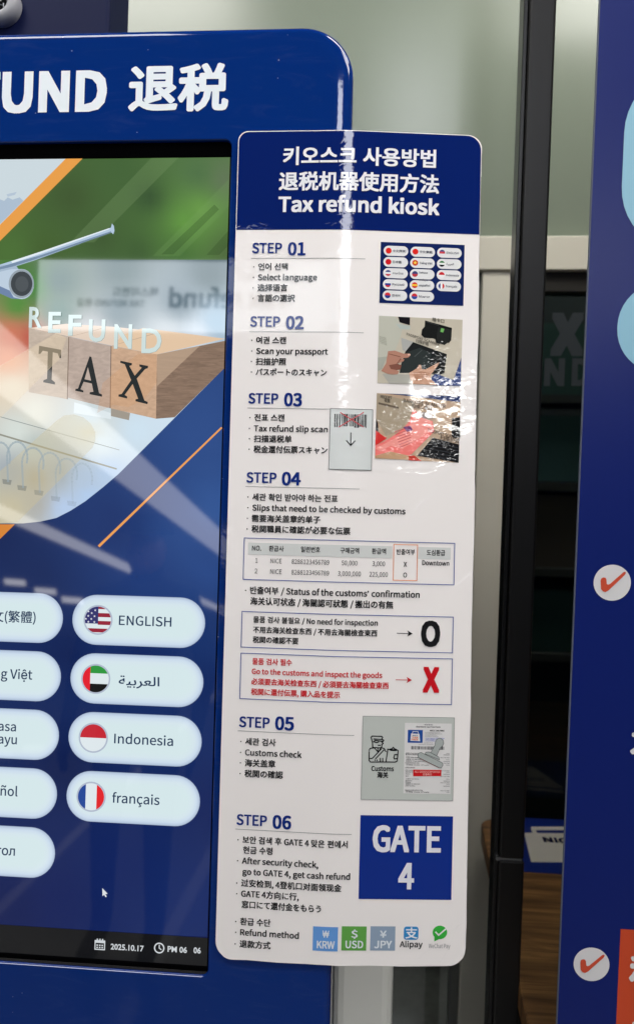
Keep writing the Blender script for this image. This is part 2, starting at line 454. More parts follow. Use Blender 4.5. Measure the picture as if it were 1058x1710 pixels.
SY = .0052   # display glass depth
def px(*pts): return [atK(a, b, SY) for a, b in pts]
display = flat('display', [[(DX0, DZ0), (DX1, DZ0), (DX1, DZ1), (DX0, DZ1)]], emit_mat((9, 26, 80), 1.0), kiosk, SY, 0)
display['label'] = 'lit touch screen in portrait format'
def shaded(name, px0, px1, py0, py1, nx, ny, ctrl, parent, layer, clipto=None, p=2.2, k=1.0):
    """a soft picture on the display: colours blended between control points"""
    bm = bmesh.new(); cl = bm.loops.layers.float_color.new('Col')
    C = np.array([c[:2] for c in ctrl], float); V = np.array([lin(c[2], k)[:3] for c in ctrl])
    def colour(a, b):
        d = np.hypot(C[:, 0]-a, C[:, 1]-b)+4; w = d**-p; return tuple((w[:, None]*V).sum(0)/w.sum())+(1,)
    g = [[bm.verts.new((px0+(px1-px0)*i/nx, 0, py0+(py1-py0)*j/ny)) for i in range(nx+1)] for j in range(ny+1)]
    for j in range(ny):
        for i in range(nx): bm.faces.new((g[j][i], g[j][i+1], g[j+1][i+1], g[j+1][i]))
    if clipto:
        # convex clip polygon in pixels, clockwise on screen
        m = len(clipto); cx = sum(q[0] for q in clipto)/m; cy = sum(q[1] for q in clipto)/m
        for i in range(m):
            a, b = clipto[i], clipto[(i+1) % m]
            nn = Vector((b[1]-a[1], 0, -(b[0]-a[0])))
            if nn.x*(cx-a[0])+nn.z*(cy-a[1]) > 0: nn = -nn
            bmesh.ops.bisect_plane(bm, geom=bm.verts[:]+bm.edges[:]+bm.faces[:], plane_co=(a[0], 0, a[1]), plane_no=nn, clear_outer=True, dist=1e-6)
    for f in bm.faces:
        for lp in f.loops: lp[cl] = colour(lp.vert.co.x, lp.vert.co.z)
    for v in bm.verts:
        x, z = atK(v.co.x, v.co.z, SY); v.co = (x, SY-layer*.00015, z)
    bm.normal_update()
    for f in bm.faces:
        if f.normal.y > 0: f.normal_flip()
    return bm_obj(name, bm, emit_mat((1, 2, 3), attr=True), parent, MK)
L0 = -150
# navy field of the lower screen
shaded('navy_backdrop', L0, 385, 560, 1563, 14, 30, [(0, 900, (18, 36, 84)), (60, 960, (22, 40, 88)), (200, 880, (28, 50, 105)), (330, 720, (44, 76, 136)), (360, 850, (50, 86, 148)), (300, 900, (42, 74, 135)),
    (240, 960, (30, 58, 118)), (350, 960, (38, 70, 132)), (110, 1085, (10, 30, 80)), (240, 1085, (12, 34, 90)), (355, 1150, (14, 38, 92)), (110, 1280, (8, 26, 74)), (345, 1350, (12, 32, 88)),
    (200, 1440, (12, 33, 92)), (320, 1500, (14, 38, 98)), (100, 1500, (10, 28, 86)), (20, 1520, (8, 24, 78)), (360, 1040, (20, 48, 104))], display, 1,
    clipto=[(L0, 555), (384.5, 555), (345.5, 1565), (L0, 1534)])
# upper picture, soft green garden and pale desk
EDGE = [(374.8, 614), (198.5, 791.4), (172, 814), (143, 837), (118, 853), (95, 864.8), (68, 871), (39.7, 874), (0, 874.8), (L0, 874)]
shaded('blurred_garden_picture', L0, 386, 255, 470, 40, 18, [(200, 280, (66, 98, 52)), (330, 290, (78, 112, 68)), (120, 330, (62, 86, 44)), (80, 420, (66, 94, 42)), (310, 370, (98, 150, 64)), (335, 350, (104, 152, 70)),
    (170, 400, (62, 88, 46)), (250, 330, (54, 82, 46)), (380, 420, (78, 104, 58)), (230, 420, (62, 92, 48)), (375, 300, (96, 116, 84)), (140, 460, (72, 104, 58)), (300, 425, (70, 110, 52)), (20, 420, (74, 110, 50))], display, 1.5,
    clipto=[(L0, 261.5), (384.5, 259.5), (380, 470), (L0, 470)])
shaded('blurred_desk_picture', L0, 386, 428, 880, 44, 40, [(20, 450, (70, 118, 50)), (30, 510, (84, 140, 62)), (55, 480, (72, 130, 60)), (20, 560, (205, 120, 92)), (50, 565, (190, 96, 78)), (15, 600, (225, 160, 130)),
    (100, 470, (76, 104, 100)), (200, 450, (74, 98, 100)), (350, 460, (72, 94, 100)), (100, 520, (90, 122, 112)), (300, 510, (92, 112, 124)), (200, 520, (98, 118, 126)), (360, 540, (160, 186, 206)), (280, 560, (196, 202, 206)),
    (330, 560, (206, 216, 226)), (150, 560, (196, 196, 200)), (20, 650, (222, 214, 198)), (60, 690, (222, 222, 210)), (30, 720, (214, 222, 216)), (150, 700, (206, 220, 226)), (230, 720, (206, 226, 240)), (270, 700, (206, 224, 238)),
    (170, 740, (216, 228, 232)), (60, 745, (186, 196, 192)), (150, 720, (214, 214, 200)), (20, 790, (160, 170, 178)), (60, 800, (172, 168, 154)), (100, 790, (170, 178, 180)), (140, 800, (180, 198, 218)), (180, 790, (184, 206, 232)),
    (60, 840, (176, 176, 170)), (20, 850, (190, 186, 168)), (110, 850, (182, 204, 234)), (150, 830, (178, 204, 236))], display, 2, p=3,
    clipto=[(L0, 434), (381, 434), (375.4, 614), (198.5, 791.4), (172, 814), (143, 837), (118, 853), (95, 864.8), (68, 871), (39.7, 874), (L0, 874.8)])
def dpoly(name, pts, c, layer, alpha=1.0, tex=None, parent=None):
    return flat(name, [px(*pts)], emit_mat(c, 1.0, alpha, tex=tex), parent or display, SY, layer)
# pale diagonal streaks in the garden
dpoly('light_streak', [(255, 262), (300, 262), (158, 405), (118, 405)], (120, 150, 100), 3, .22)
dpoly('light_streak', [(382, 300), (382, 345), (300, 428), (255, 428)], (120, 160, 95), 3, .16)
dpoly('dark_streak', [(358, 342), (366, 350), (290, 425), (270, 425)], (40, 70, 30), 3.2, .35)
dpoly('dark_streak', [(382, 385), (382, 410), (366, 426), (345, 426)], (40, 70, 30), 3.2, .3)
# white corner with the pale map and the orange ribbon
dpoly('white_corner', [(L0, 262), (116, 261.2), (0, 378), (L0, 520)], (203, 216, 222), 4)
dpoly('pale_map', [(L0, 340), (0, 333), (8, 336), (14, 330), (22, 334), (34, 330), (40, 336), (0, 376), (L0, 500)], (172, 190, 208), 4.5)
dpoly('pale_map', [(12, 325), (29, 321), (26, 326), (14, 329)], (180, 196, 212), 4.5)
dpoly('orange_ribbon', [(115, 261.2), (143, 261), (0, 404), (L0, 545), (L0, 520), (0, 377)], (232, 158, 72), 5)
dpoly('orange_corner', [(L0, 875), (26, 875.6), (0, 901), (L0, 1050)], (214, 132, 52), 5)
# wooden toy blocks
dpoly('block_top', [(49, 548), (112, 541), (190, 546), (376, 566), (263, 592), (190, 578)], (226, 206, 188), 5)
dpoly('block_top_light', [(240, 548), (376, 566), (263, 592), (190, 578), (205, 560)], (226, 196, 164), 5.2)
dpoly('block_front', [(49, 548), (115.5, 563), (113, 667), (100, 664), (49, 655)], (196, 180, 164), 5, tex='grain')
dpoly('block_front', [(115.5, 563), (186, 578), (184.5, 682), (113, 664)], (184, 166, 154), 5, tex='grain')
dpoly('block_front', [(186, 578), (263, 592), (261, 699.5), (184.5, 682)], (200, 166, 138), 5, tex='grain')
dpoly('block_side', [(263, 592), (378, 569), (376, 614), (292, 697), (261, 699.5)], (140, 116, 98), 5, tex='side')
dpoly('block_side_light', [(263, 592), (334, 578), (263, 645)], (205, 178, 152), 5.4, .5)
def letters_poly(name, polys, c, layer):
    return flat(name, [[atK(a/2.645, 380+b/2.645, SY) for a, b in q] for q in polys], emit_mat(c), display, SY, layer)
letters_poly('block_letter', [[(176, 523), (273, 541), (272, 578), (265, 577), (258, 557), (236, 552), (231, 672), (246, 685), (245, 694), (194, 684), (195, 675), (211, 669), (214, 549), (192, 545), (180, 560), (173, 559)]], (52, 52, 50), 6)
letters_poly('block_letter', [[(398, 570), (406, 572), (440, 732), (453, 738), (453, 748), (398, 737), (399, 728), (415, 726), (408, 690), (372, 682), (358, 715), (371, 721), (371, 729), (335, 722), (336, 713), (347, 712)],
                              [(393, 622), (405, 677), (376, 671)]][:1], (40, 44, 44), 6)
letters_poly('block_letter_gap', [[(391, 618), (405, 677), (376, 671)]], (190, 172, 160), 6.3)
letters_poly('block_letter', [[(534, 589), (585, 600), (584, 609), (573, 612), (597, 655), (628, 620), (617, 614), (618, 605), (656, 612), (655, 622), (643, 626), (606, 668), (640, 765), (655, 771), (653, 781), (600, 768), (601, 759), (612, 757), (588, 692), (553, 740), (564, 747), (563, 756), (525, 747), (526, 738), (539, 736), (581, 675), (553, 605), (533, 598)]], (38, 42, 42), 6)
for s, l, b, r, cap in (('R', 130, 441, 186, 96), ('E', 215, 463, 270, 96), ('F', 303, 476, 360, 96), ('U', 393, 502, 465, 102), ('N', 505, 533, 583, 112), ('D', 626, 552, 713, 112)):
    for dx, c, ly in ((1.2, (150, 165, 165), 6.6), (0, (205, 222, 220), 6.9)):
        letters('glass_letter', [(s, (l+dx*1.5)/2.645, 380+(b+dx)/2.645, (r+dx*1.5)/2.645, cap/2.645, .02, 'inter')], emit_mat(c), display, 'K', SY, ly)
dpoly('paper_edge', [(0, 695), (200, 751), (200, 752.2), (0, 696.4)], (150, 158, 156), 5.5)
dpoly('paper_edge', [(0, 724), (196, 782), (195, 784.5), (0, 727)], (150, 150, 138), 5.5)
dpoly('paper_edge', [(125, 672), (186, 690), (186, 700), (124, 690)], (222, 232, 236), 5.5)
dpoly('paper_gap', [(186, 682), (218, 690), (216, 702), (186, 695)], (160, 152, 140), 5.6)
for q in ([(115.2, 563), (116.4, 563.3), (114, 667), (112.6, 666.7)], [(185.6, 578), (187, 578.3), (185.4, 682), (184, 681.7)]): dpoly('block_joint', q, (120, 100, 86), 5.3)
for q in ([(115, 563), (116.5, 563), (176, 548), (174, 547.6)], [(186, 578), (188, 578), (262, 557), (260, 556.4)]): dpoly('block_joint', q, (186, 164, 142), 5.3)
# translucent round-ended diagonal bars over the picture
bar = [(L0, 975), (L0, 920), (90, 700), (104, 690), (118, 690), (133, 694), (147, 703), (156, 716), (160, 730), (157, 745), (150, 757), (22, 873), (0, 875)]
dpoly('translucent_bar', [(0, 850), (0, 788), (96, 702), (108, 694), (124, 692), (140, 697), (152, 707), (160, 722), (160, 736), (155, 748), (30, 872), (0, 874.5)], (205, 190, 140), 5.8, .32)
dpoly('translucent_bar', [(0, 700), (0, 612), (96, 556), (112, 565), (100, 600), (40, 660)], (235, 215, 180), 6.1, .28)
dpoly('translucent_bar', [(163, 690), (172, 640), (230, 592), (262, 592), (262, 640), (240, 668), (215, 680), (190, 676)], (205, 150, 100), 5.7, .25)
# binder rings and punched holes in the desk picture
for i, (cx_, cy_, rx, al) in enumerate(((2, 765, 16, .9), (30, 764, 17, .9), (56, 774, 18, .8), (84, 782, 18, .6), (112, 792, 18, .45), (138, 800, 17, .3))):
    pts = [(cx_+rx*math.cos(math.radians(a)), cy_-26*math.sin(math.radians(a))) for a in range(-20, 201, 15)] + [(cx_-rx*.9, cy_+40)]
    flat('binder_ring', stroke(px(*pts), .0018), emit_mat((150, 166, 174), 1, al*.7), display, SY, 5.9+.05*i)
    dpoly('binder_hole', [(cx_-rx-8, cy_+36), (cx_-rx+8, cy_+38), (cx_-rx+6, cy_+46), (cx_-rx-7, cy_+44)], (96, 104, 104), 5.85, al*.6)
# aeroplane wing and engine
dpoly('aeroplane_wing', [(L0, 520), (L0, 480), (0, 443), (60, 424), (186, 381), (188, 374), (191, 378), (192, 386), (190, 392), (187, 389), (150, 402), (60, 435), (22, 447), (0, 452)], (178, 200, 222), 7)
dpoly('wing_shadow', [(L0, 512), (0, 447), (70, 426.5), (186, 387), (187, 389), (60, 434), (22, 446), (0, 451)], (118, 140, 166), 7.3)
dpoly('wing_light', [(20, 437), (70, 420.5), (184, 381.5), (184, 383.3), (70, 424), (22, 440)], (228, 238, 246), 7.3)
dpoly('engine_pylon', [(L0, 460), (10, 443), (28, 444), (32, 450), (20, 456), (L0, 500)], (165, 184, 204), 7.1)
flat('engine_cowling', [px(*[(38+20*math.cos(math.radians(a)), 475+25*math.sin(math.radians(a))) for a in range(-90, 91, 15)] + [(20, 499), (0, 490), (L0, 470), (L0, 450), (0, 455), (20, 450)])], emit_mat((188, 205, 222)), display, SY, 7.4)
flat('engine_shade', [px((0, 478), (18, 486), (24, 497), (36, 500), (20, 499), (0, 490))], emit_mat((110, 132, 168)), display, SY, 7.5)
flat('engine_intake_ring', [px(*[(37+21*math.cos(math.radians(a)), 474.5+24*math.sin(math.radians(a))) for a in range(0, 360, 12)])], emit_mat((150, 162, 172)), display, SY, 7.6)
flat('engine_intake', [px(*[(37.5+18*math.cos(math.radians(a)), 474.5+20.5*math.sin(math.radians(a))) for a in range(0, 360, 12)])], emit_mat((62, 68, 72)), display, SY, 7.8)
flat('engine_fan', [px(*[(38+11*math.cos(math.radians(a)), 475+13*math.sin(math.radians(a))) for a in range(0, 360, 12)])], emit_mat((78, 84, 88)), display, SY, 8)
# thin orange diagonal line
flat('orange_line', [px((369.5, 713), (371.5, 715), (167, 914), (164, 911))], emit_mat((236, 160, 84)), display, SY, 5)
# status bar at the foot of the screen
flat('status_bar', [[(DX0, DZ0), (DX1, DZ0), (DX1, atK(345, 1565.6, SY)[1]), (DX0, atK(345, 1565.6, SY)[1])]], emit_mat((15, 16, 18)), display, SY, 3)
WH = emit_mat((205, 210, 214))
letters('date_text', [('2025.10.17', 185.4, 1584.4, 240.6, 9.6, .022, 'inter')], WH, display, 'K', SY, 5)
letters('time_text', [('PM 06', 280.3, 1588.4, 312.6, 9.6, .022, 'inter'), ('06', 323.5, 1590.6, 335.6, 9.6, .022, 'inter')], WH, display, 'K', SY, 5)
cx_, cz_ = atK(167.5, 1577, SY); u_ = 1/1940
flat('calendar_icon', frame_polys(cx_-9*u_, cx_+9*u_, cz_-8.5*u_, cz_+7.5*u_, 1.7*u_) + [[(cx_-9*u_, cz_+3*u_), (cx_+9*u_, cz_+3*u_), (cx_+9*u_, cz_+6*u_), (cx_-9*u_, cz_+6*u_)]]
     + [[(cx_+(a-1)*u_, cz_+6*u_), (cx_+(a+1)*u_, cz_+6*u_), (cx_+(a+1)*u_, cz_+10*u_), (cx_+(a-1)*u_, cz_+10*u_)] for a in (-4.5, 0, 4.5)]
     + [[(cx_+(a-1.3)*u_, cz_+(b-1.1)*u_), (cx_+(a+1.3)*u_, cz_+(b-1.1)*u_), (cx_+(a+1.3)*u_, cz_+(b+1.1)*u_), (cx_+(a-1.3)*u_, cz_+(b+1.1)*u_)] for a in (-4.3, 0, 4.3) for b in (-4.5, -.8)], WH, display, SY, 5)
cx_, cz_ = atK(266.4, 1582.4, SY)
flat('clock_icon', stroke(arc(cx_, cz_, 7.8*u_, 0, 360, 28), 2*u_) + stroke([(cx_, cz_+5*u_), (cx_, cz_), (cx_+3.5*u_, cz_-2.5*u_)], 1.6*u_), WH, display, SY, 5)
flat('mouse_pointer', [px((171.5, 1482.5), (180.5, 1492), (176.6, 1492.3), (179, 1496.6), (176.9, 1497.6), (174.7, 1493.4), (172, 1496))], emit_mat((220, 226, 230)), display, SY, 5)

# language buttons: each a part of the kiosk's screen with flag disc and caption
def pill(x0, x1, zc, h):
    bm = bmesh.new(); cl = bm.loops.layers.float_color.new('Col'); r = h/2
    lv = [(0, (150, 166, 190)), (.0008, (176, 192, 214)), (.0030, (198, 214, 230)), (.0065, (207, 223, 230)), (.0105, (207, 225, 228))]
    rings = []
    for off, c in lv:
        rings.append(([bm.verts.new((x, SY-4*.00015, z)) for x, z in rrect(x0+off, x1-off, zc-r+off, zc+r-off, r-off, 10)], lin(c, 1.06)))
    for (a, ca), (b, cb) in zip(rings, rings[1:]):
        n = len(a)
        for i in range(n):
            if (a[i].co-a[(i+1) % n].co).length < 1e-7: continue
            f = bm.faces.new((a[i], a[(i+1) % n], b[(i+1) % n], b[i]))
            for lp, c in zip(f.loops, (ca, ca, cb, cb)): lp[cl] = c
    f = bm.faces.new(rings[-1][0])
    for lp in f.loops: lp[cl] = rings[-1][1]
    bm.normal_update()
    for f in bm.faces:
        if f.normal.y > 0: f.normal_flip()
    return bm_obj('language_button', bm, emit_mat((1, 2, 3), attr=True), kiosk, MK)
def flag(btn, cx, cz, r, bands):
    c = [(cx+r*math.cos(math.radians(a)), cz+r*math.sin(math.radians(a))) for a in range(0, 360, 9)]
    c2 = [(cx+(r+.0014)*math.cos(math.radians(a)), cz+(r+.0014)*math.sin(math.radians(a))) for a in range(0, 360, 9)]
    flat('flag_rim', [c2], emit_mat((176, 186, 204)), btn, SY, 5)
    for k, (x0, x1, z0, z1, colr) in enumerate(bands):
        q = clip(clip(clip(clip(c, 1, 0, cx+x0*r), -1, 0, -(cx+x1*r)), 0, 1, cz+z0*r), 0, -1, -(cz+z1*r))
        if len(q) > 2: flat('flag', [q], emit_mat(colr), btn, SY, 5.6+.5*k)
BX = atK(121.5, 1036, SY)[0], atK(343, 1036, SY)[0]
BW = BX[1]-BX[0]; BH = .0435
BLX = atK(106, 1030, SY)[0]
zr = [atK(232, y_, SY)[1] for y_ in (1037.3, 1136, 1236.2, 1333.5)]
sp = (zr[0]-zr[3])/3; zr = [zr[0]-i*sp for i in range(5)]
RED, WHT = (196, 40, 52), (222, 232, 236)
us = [(-1, 1, -1, 1, WHT)] + [(-1, 1, a, a+.155, (150, 40, 58)) for a in (-.88, -.31, .26, .82)] 
us = [(-1, 1, -1, 1, WHT)] + [(-1, 1, -.93, -.64, (150, 40, 58)), (0, 1, -.36, -.07, (150, 40, 58)), (0, 1, .22, .52, (150, 40, 58)), (0, 1, .82, 1, (150, 40, 58)), (-1, .02, -.28, 1, (56, 56, 110))]
fl_r = [us, [(-1, 1, -1, 1, WHT), (-1, 1, .42, 1, (48, 150, 62)), (-1, 1, -1, -.36, (18, 18, 16)), (-1, -.42, -1, 1, (226, 32, 46))],
        [(-1, 1, 0, 1, RED), (-1, 1, -1, 0, WHT)], [(-1, 1, -1, 1, WHT), (-1, -.42, -1, 1, (32, 70, 150)), (.42, 1, -1, 1, (226, 40, 44))]]
INK = emit_mat((28, 52, 84))
caps = [('ENGLISH', 199.2, 1043.2, 286.7, 15.6), ('\ufe94\ufef4\ufe91\ufeae\ufecc\ufedf\ufe8d', 198.8, 1143, 266.8, 15.5), ('Indonesia', 191.3, 1240.6, 289.6, 15.8), ('français', 187.9, 1339.5, 266.9, 15.8)]
fpx = [(164.5, 1035), (160.7, 1133.4), (156.6, 1231.6), (153, 1330)]
for i in range(4):
    b = pill(BX[0], BX[1], zr[i], BH)
    fx, fz = atK(*fpx[i], SY); flag(b, fx, fz, .0116, fl_r[i])
    s, l, y_, r, cap = caps[i]
    letters('caption', [(s, l, y_, r, cap, .012)], INK, b, 'K', SY, 6)
    if i == 0:
        st = []
        for (a, c_) in ((-.22, .72), (-.48, .5), (-.74, .28), (-.26, .27), (-.5, .06), (-.92, .06), (-.72, -.16), (-.26, -.16), (-.74, .62)):
            q = []
            for j in range(10):
                rr = .0011 if j % 2 == 0 else .00048; t = math.radians(90+36*j)
                q.append((fx+a*.0116+rr*math.cos(t), fz+c_*.0116+rr*math.sin(t)))
            st.append(q)
        flat('flag_stars', st, emit_mat((225, 228, 235)), b, SY, 9)
fl_l = [[(-1, 1, -1, 1, (214, 40, 40))], [(-1, 1, -1, 1, (205, 40, 36))], [(-1, 1, -1, 1, WHT), (0, 1, .2, .5, RED), (-1, 1, -.4, -.1, RED), (-1, 0, 0, 1, (40, 50, 110))],
        [(-1, 1, -.5, .5, (240, 196, 50)), (-1, 1, .5, 1, RED), (-1, 1, -1, -.5, RED)], [(-1, -.35, -1, 1, RED), (-.35, .35, -1, 1, (50, 90, 170)), (.35, 1, -1, 1, RED)]]
lcap = [[('中文(繁體)', None, 1038.8, 60.5, 15.8, .012)], [('Tiếng Việt', None, 1134.4, 55, 15.8, .012)], [('bahasa', None, 1220.9, 27.8, 15.4, .012), ('melayu', None, 1242.4, 29.2, 15.4, .012)],
        [('español', None, 1329.2, 30.4, 15.8, .012)], [('Монгол', None, 1428.2, 26, 15.8, .012)]]
for i in range(5):
    b = pill(BLX-BW, BLX, zr[i]-.0002, BH)
    flag(b, BLX-BW+.0225, zr[i], .0116, fl_l[i])
    letters('caption', lcap[i], INK, b, 'K', SY, 6)

# header lettering on the lacquer
letters('header_lettering', [('TAX REFUND', None, 183.5, 178, 66, .042), ('退税', 214, 179, 381, 62, .034)], GREYW, kiosk, 'K', 0, 2)
# camera module standing up behind the top edge
mod = boxo('camera_housing', atK(184, 0, .035)[0]-.46, atK(186, 20, .035)[0], .03, .085, .36, .66, surf('dark_blue_plastic', (0, 10, 52), .6, spec=.15), kiosk, MK, .003)
def lathe(name, prof, cx, cz, mat, parent, y0=0, seg=40):
    bm = bmesh.new(); rings = []
    for r, y in prof:
        rings.append([bm.verts.new((cx+r*math.cos(2*math.pi*i/seg), y0+y, cz+r*math.sin(2*math.pi*i/seg))) for i in range(seg)])
    for a, b in zip(rings, rings[1:]):
        for i in range(seg): bm.faces.new((a[i], b[i], b[(i+1) % seg], a[(i+1) % seg]))
    bm.faces.new(rings[-1]); bmesh.ops.recalc_face_normals(bm, faces=bm.faces)
    return bm_obj(name, bm, mat, parent, MK, True)
ccx, ccz = atK(-5, 0, .018)
lathe('camera_ring', [(.0185, .014), (.0190, .009), (.0182, .005), (.0165, .002), (.0125, 0), (.0098, .0012), (.0086, .003), (.0082, .008)], ccx, ccz, surf('white_camera_plastic', (150, 150, 156), .4), mod, .017)
lathe('camera_lens', [(.0084, .006), (.006, .0048), (.003, .0038), (.0005, .0035)], ccx, ccz, surf('black_lens', (8, 8, 9), .08), mod, .017)

# ================================================================== POSTER
PX0, PX1, PZ0, PZ1 = -.1253, .0838, .9893-1.35, 1.6940-1.35
poster = empty('instruction_poster', MK @ Vector((-.02, 0, PZ0)), 'glossy laminated white and navy instruction sheet taped on the kiosk beside its screen', 'poster')
PAPER = print_mat((227, 222, 221), 1.16)
def sheet_outline():
    return rrect(PX0, PX1, PZ0, PZ1, .012, 9, (.0145, .015, .0125, .0085))
def poster_sheet():
    bm = bmesh.new(); o = sheet_outline()
    bm.faces.new([bm.verts.new((x, 0, z)) for x, z in o])
    bend(bm)
    xs = np.linspace(PX0, PX1, 9)[1:-1]; zs = np.linspace(PZ0, PZ1, 40)[1:-1]
    for x in xs: bmesh.ops.bisect_plane(bm, geom=bm.verts[:]+bm.edges[:]+bm.faces[:], plane_co=(x, 0, 0), plane_no=(1, 0, 0))
    for z in zs: bmesh.ops.bisect_plane(bm, geom=bm.verts[:]+bm.edges[:]+bm.faces[:], plane_co=(0, 0, z), plane_no=(0, 0, 1))
    # slightly wavy trimmed edge
    for v in bm.verts:
        if v.is_boundary:
            w = .0003*math.sin(v.co.z*38+1)+.00025*math.sin(v.co.x*120)+.00012*math.sin(v.co.z*210)
            if v.co.x > .06: v.co.x += w*1.5
            if v.co.z < PZ0+.003: v.co.z += w*1.6
    bm.normal_update()
    for f in bm.faces:
        if f.normal.y > 0: f.normal_flip()
    front = bm.faces[:]
    for v in bm.verts: v.co.y = sheetY(v.co.x)
    bv = [v for v in bm.verts if v.is_boundary]; be = [e for e in bm.edges if e.is_boundary]
    dup = bmesh.ops.duplicate(bm, geom=front)
    mp = dup['vert_map']
    newv = [g for g in dup['geom'] if isinstance(g, bmesh.types.BMVert)]
    for v in newv: v.co.y += .0012
    for f in [g for g in dup['geom'] if isinstance(g, bmesh.types.BMFace)]: f.normal_flip()
    side = {}
    def cp(v):
        if v not in side: side[v] = bm.verts.new(v.co)
        return side[v]
    for e in be:
        a, b = e.verts
        bm.faces.new([cp(v) for v in (a, b, mp[b], mp[a])])
    fr = set(front)
    for f in bm.faces: f.smooth = f in fr
    bm.verts.index_update(); nv = [sheetN(v.co.x) if any(f in fr for f in v.link_faces) else Vector((0, 0, 0)) for v in bm.verts]
    me = bpy.data.meshes.new('laminated_sheet'); bm.to_mesh(me); bm.free()
    me.normals_split_custom_set_from_vertices(nv)
    return finish('laminated_sheet', me, PAPER, poster, MK)
poster_sheet()
NAVY = (4, 28, 96); NV = print_mat(NAVY)
hz = atP(395, 384)[1]
o = clip(rrect(PX0+.0007, PX1-.0006, PZ0, PZ1-.0007, .012, 9, (.0145, .015, .0125, .0085)), 0, 1, hz)
flat('navy_title_field', [o], NV, poster, layer=1, mode='P')
PW = print_mat((226, 226, 232)); BK = print_mat((26, 26, 28)); SN = print_mat((18, 44, 120)); GR = print_mat((120, 122, 124))
letters('title_line', [('키오스크 사용방법', 472.3, 273, 727.3, 24, .030)], PW, poster)
letters('title_line', [('退税机器使用方法', 465.3, 315.5, 732.3, 24.3, .030)], PW, poster)
letters('title_line', [('Tax refund kiosk', 464.4, 353.6, 733, 24.2, .034)], PW, poster)
def step(num, l, b, r, l2, b2, r2, ly, lx0, lx1):
    letters('step_heading', [('STEP', l, b, r, 16.4, .030), (num, l2, b2, r2, 20.4, .036)], SN, poster)
    x0, z = atP(lx0, ly); x1 = atP(lx1, ly)[0]
    flat('heading_rule', [[(x0, z), (x1, z), (x1, z+.0004), (x0, z+.0004)]], GR, poster, layer=2, mode='P')
step('01', 420.8, 422.6, 470.7, 480.3, 426, 509.8, 431.8, 419, 609.6)
step('02', 417.4, 545.2, 467.3, 477.1, 549.2, 507, 554.2, 416.3, 606.9)
step('03', 414.5, 673.4, 464.4, 474, 677.6, 503.9, 681.7, 413.3, 552)
step('04', 411.2, 805.4, 461.5, 470.2, 809.5, 501.9, 812.8, 410, 600)
step('05', 399.1, 1213.3, 450.2, 459, 1217.8, 490.6, 1220.6, 397, 591)
step('06', 394.8, 1376.5, 445.7, 454.8, 1382.5, 486, 1384.5, 393, 587)
def bullet(s, l, b, r, cap=9.4, dot=True, col=BK, bold=.026):
    its = [(s, l, b, r, cap, bold)]
    o = letters('text_line', its, col, poster)
    if dot:
        x, z = atP(l-7.2, b-4.6); d = .00055
        flat('bullet_dot', [[(x+d*math.cos(t), z+d*math.sin(t)) for t in np.linspace(0, 2*math.pi, 9)[:-1]]], col, poster, layer=3, mode='P')
for a in [('언어 선택', 431, 450.3, 480.3), ('Select language', 430.4, 467.9, 529), ('选择语言', 429.9, 485.3, 479.8), ('言語の選択', 429.9, 502.6, 492.3),
          ('여권 스캔', 427.6, 573, 477.5), ('Scan your passport', 427.6, 591, 547.2), ('扫描护照', 427, 608.5, 477.5), ('パスポートのスキャン', 427, 626, 545.2),
          ('전표 스캔', 424.5, 702, 474.8), ('Tax refund slip scan', 423.7, 720, 546.8), ('扫描退税单', 423.7, 737.3, 486.9), ('税金還付伝票スキャン', 423.3, 754.8, 546.4),
          ('세관 확인 받아야 하는 전표', 421.2, 834.6, 563.8), ('Slips that need to be checked by customs', 421.2, 852.4, 676.5), ('需要海关盖章的单子', 420.3, 870.2, 534.7), ('税関職員に確認が必要な伝票', 419.9, 887.8, 584.6),
          ('반출여부 / Status of the customs’ confirmation', 417.4, 990.4, 700.2, 9.8),
          ('세관 검사', 409.5, 1242.6, 460.6), ('Customs check', 409, 1260.8, 503.5), ('海关盖章', 408.7, 1278.3, 459.8), ('税関の確認', 408.2, 1296, 472.3),
          ('보안 검색 후 GATE 4 맞은 편에서', 404.8, 1406.6, 580.4), ('After security check,', 404, 1441.5, 531.3), ('过安检到, 4登机口对面领现金', 402.6, 1478.8, 570), ('GATE 4方向に行,', 402.6, 1496.6, 498.7),
          ('환급 수단', 400.9, 1543, 451.7), ('Refund method', 400.9, 1561, 499), ('退款方式', 400, 1580.4, 451.7)]: bullet(*a)
for a in [('海关认可状态 / 海關認可狀態 / 搬出の有無', 417.8, 1008.5, 656.1, 9.8), ('현금 수령', 405.7, 1423.6, 454.8), ('go to GATE 4, get cash refund', 404.8, 1459.8, 584.3), ('窓口にて還付金をもらう', 403.5, 1514.6, 535.7),
          ('물품 검사 불필요 / No need for inspection', 422.8, 1038.4, 630.3, 8.4), ('不用去海关检查东西 / 不用去海關檢查東西', 422.4, 1055.5, 629.5, 8.4), ('税関の確認不要', 422, 1072.1, 498.1, 8.4)]: bullet(*a, dot=False)
RD = print_mat((196, 24, 34))
for a in [('물품 검사 필수', 421.1, 1108.3, 487.3), ('Go to the customs and inspect the goods', 420.3, 1125, 637.8), ('必须要去海关检查东西 / 必須要去海關檢查東西', 419.5, 1142, 648.6), ('税関に還付伝票, 購入品を提示', 419, 1159, 567.5)]:
    bullet(*a, cap=8.4, dot=False, col=RD)
def pbox(name, l, t, r, b, t_, mat, zl=None):
    x0, z1 = atP(l, t); x1 = atP(r, t)[0]; z0 = atP(l, b)[1]
    flat(name, frame_polys(x0, x1, z0, z1, t_), mat, poster, layer=3, mode='P')
BL = print_mat((40, 66, 150))
x0, z1 = atP(414.5, 906); z0 = atP(414, 926)[1]
